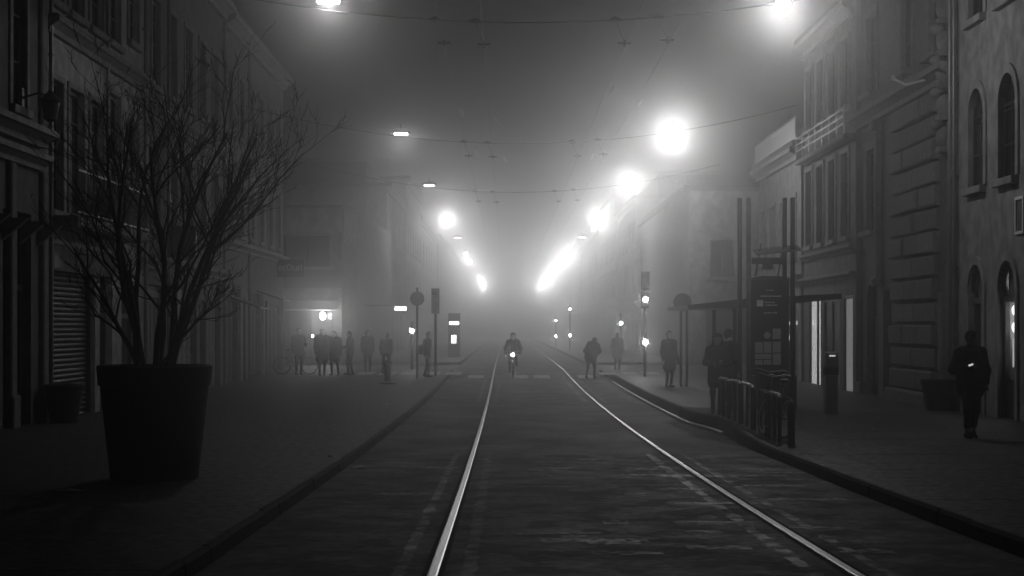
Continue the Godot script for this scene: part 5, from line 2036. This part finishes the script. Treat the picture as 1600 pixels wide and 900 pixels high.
	# small light in that person's hand
	var l := thing("hand_torch", "small bright light held by the person with the bicycle", "torch", Transform3D(Basis(), Vector3(-7.35, pave(-7.4, 65.6) + 1.5, -65.6)))
	b = MB.new()
	b.ball(Vector3.ZERO, Vector3(0.05, 0.055, 0.05))
	part("lamp_lens", b, M.lens_small, l)
	b = MB.new()
	b.tube([Vector3(-0.02, -0.02, -0.03), Vector3(-0.16, -0.06, -0.12)], [0.03, 0.022], 8)
	part("handle", b, M.plastic_black, l)
	# bicycles
	bicycle("bicycle standing side-on against the left house near the crossing", Transform3D(Basis(Vector3.UP, 0.1), Vector3(-8.62, pave(-8, 66.6), -66.5)))
	bicycle("dark bicycle with a front basket leaning on the nearest hoops", at(4.5, 28.0, 1.75) * Transform3D(Basis(Vector3(1, 0, 0), 0.1), Vector3.ZERO), {"basket": true})
	bicycle("dark bicycle without basket, leaning on the fourth hoop", at(4.52, 30.0, 1.45) * Transform3D(Basis(Vector3(1, 0, 0), 0.1), Vector3.ZERO))
	# cyclist riding towards the viewer, headlamp on
	var cb := Transform3D(Basis(Vector3.UP, -PI / 2 - 0.03), Vector3(0.28, grade(66.5), -67.2))
	bicycle("bicycle with a bright headlamp ridden down the middle of the rails", cb, {"lamp": true})
	person("cyclist in a dark jacket riding toward the viewer", Transform3D(Basis(Vector3.UP, -0.03), Vector3(0.27, grade(66.5) + 0.02, -66.98)), {"h": 1.72, "coat": 0.02, "legs": 0.02, "lean": 0.28, "bulk": 0.03, "head": "hood",
		"knees": [[Vector3(-0.13, 0.62, 0.36), Vector3(-0.13, 0.26, 0.14)], [Vector3(0.13, 0.78, 0.32), Vector3(0.13, 0.5, 0.1)]],
		"arms": [[Vector3(-0.12, -0.2, 0.16), Vector3(-0.09, -0.36, 0.42)], [Vector3(0.12, -0.2, 0.16), Vector3(0.09, -0.36, 0.42)]]})


func _ready() -> void:
	# camera: a short telephoto, lens shifted so that uprights stay upright
	var cam := Camera3D.new()
	cam.name = "camera"
	cam.projection = Camera3D.PROJECTION_FRUSTUM
	cam.near = 0.1
	cam.far = 900.0
	cam.size = 900.0 / 2700.0 * 0.1
	cam.frustum_offset = Vector2(9.0, 60.0) / 2700.0 * 0.1
	cam.position = Vector3(0, 2.0, 0)
	add_child(cam)
	cam.current = true
	# a night sky with the town's dim glow, and fog that scatters the lamps forward
	var we := WorldEnvironment.new()
	we.name = "environment"
	var e := Environment.new()
	e.background_mode = Environment.BG_SKY
	var sky := Sky.new()
	var sm := ProceduralSkyMaterial.new()
	sm.sky_top_color = grey(0.002)
	sm.sky_horizon_color = grey(0.004)
	sm.ground_bottom_color = grey(0.004)
	sm.ground_horizon_color = grey(0.004)
	sky.sky_material = sm
	e.sky = sky
	e.tonemap_mode = Environment.TONE_MAPPER_LINEAR
	e.tonemap_exposure = 1.0
	e.volumetric_fog_enabled = true
	e.volumetric_fog_density = 0.0088
	e.volumetric_fog_albedo = Color.WHITE
	e.volumetric_fog_anisotropy = 0.94
	e.volumetric_fog_length = 300.0
	e.sdfgi_enabled = true
	e.ssao_enabled = true
	e.ssil_enabled = true
	we.environment = e
	add_child(we)
	materials()
	glow("bulb_dim", 8.0)
	glow("lit_sign", 5.0)
	ground()
	left_side()
	right_side()
	overhead()
	totem()
	hoops()
	planters()
	small_things()
	people()
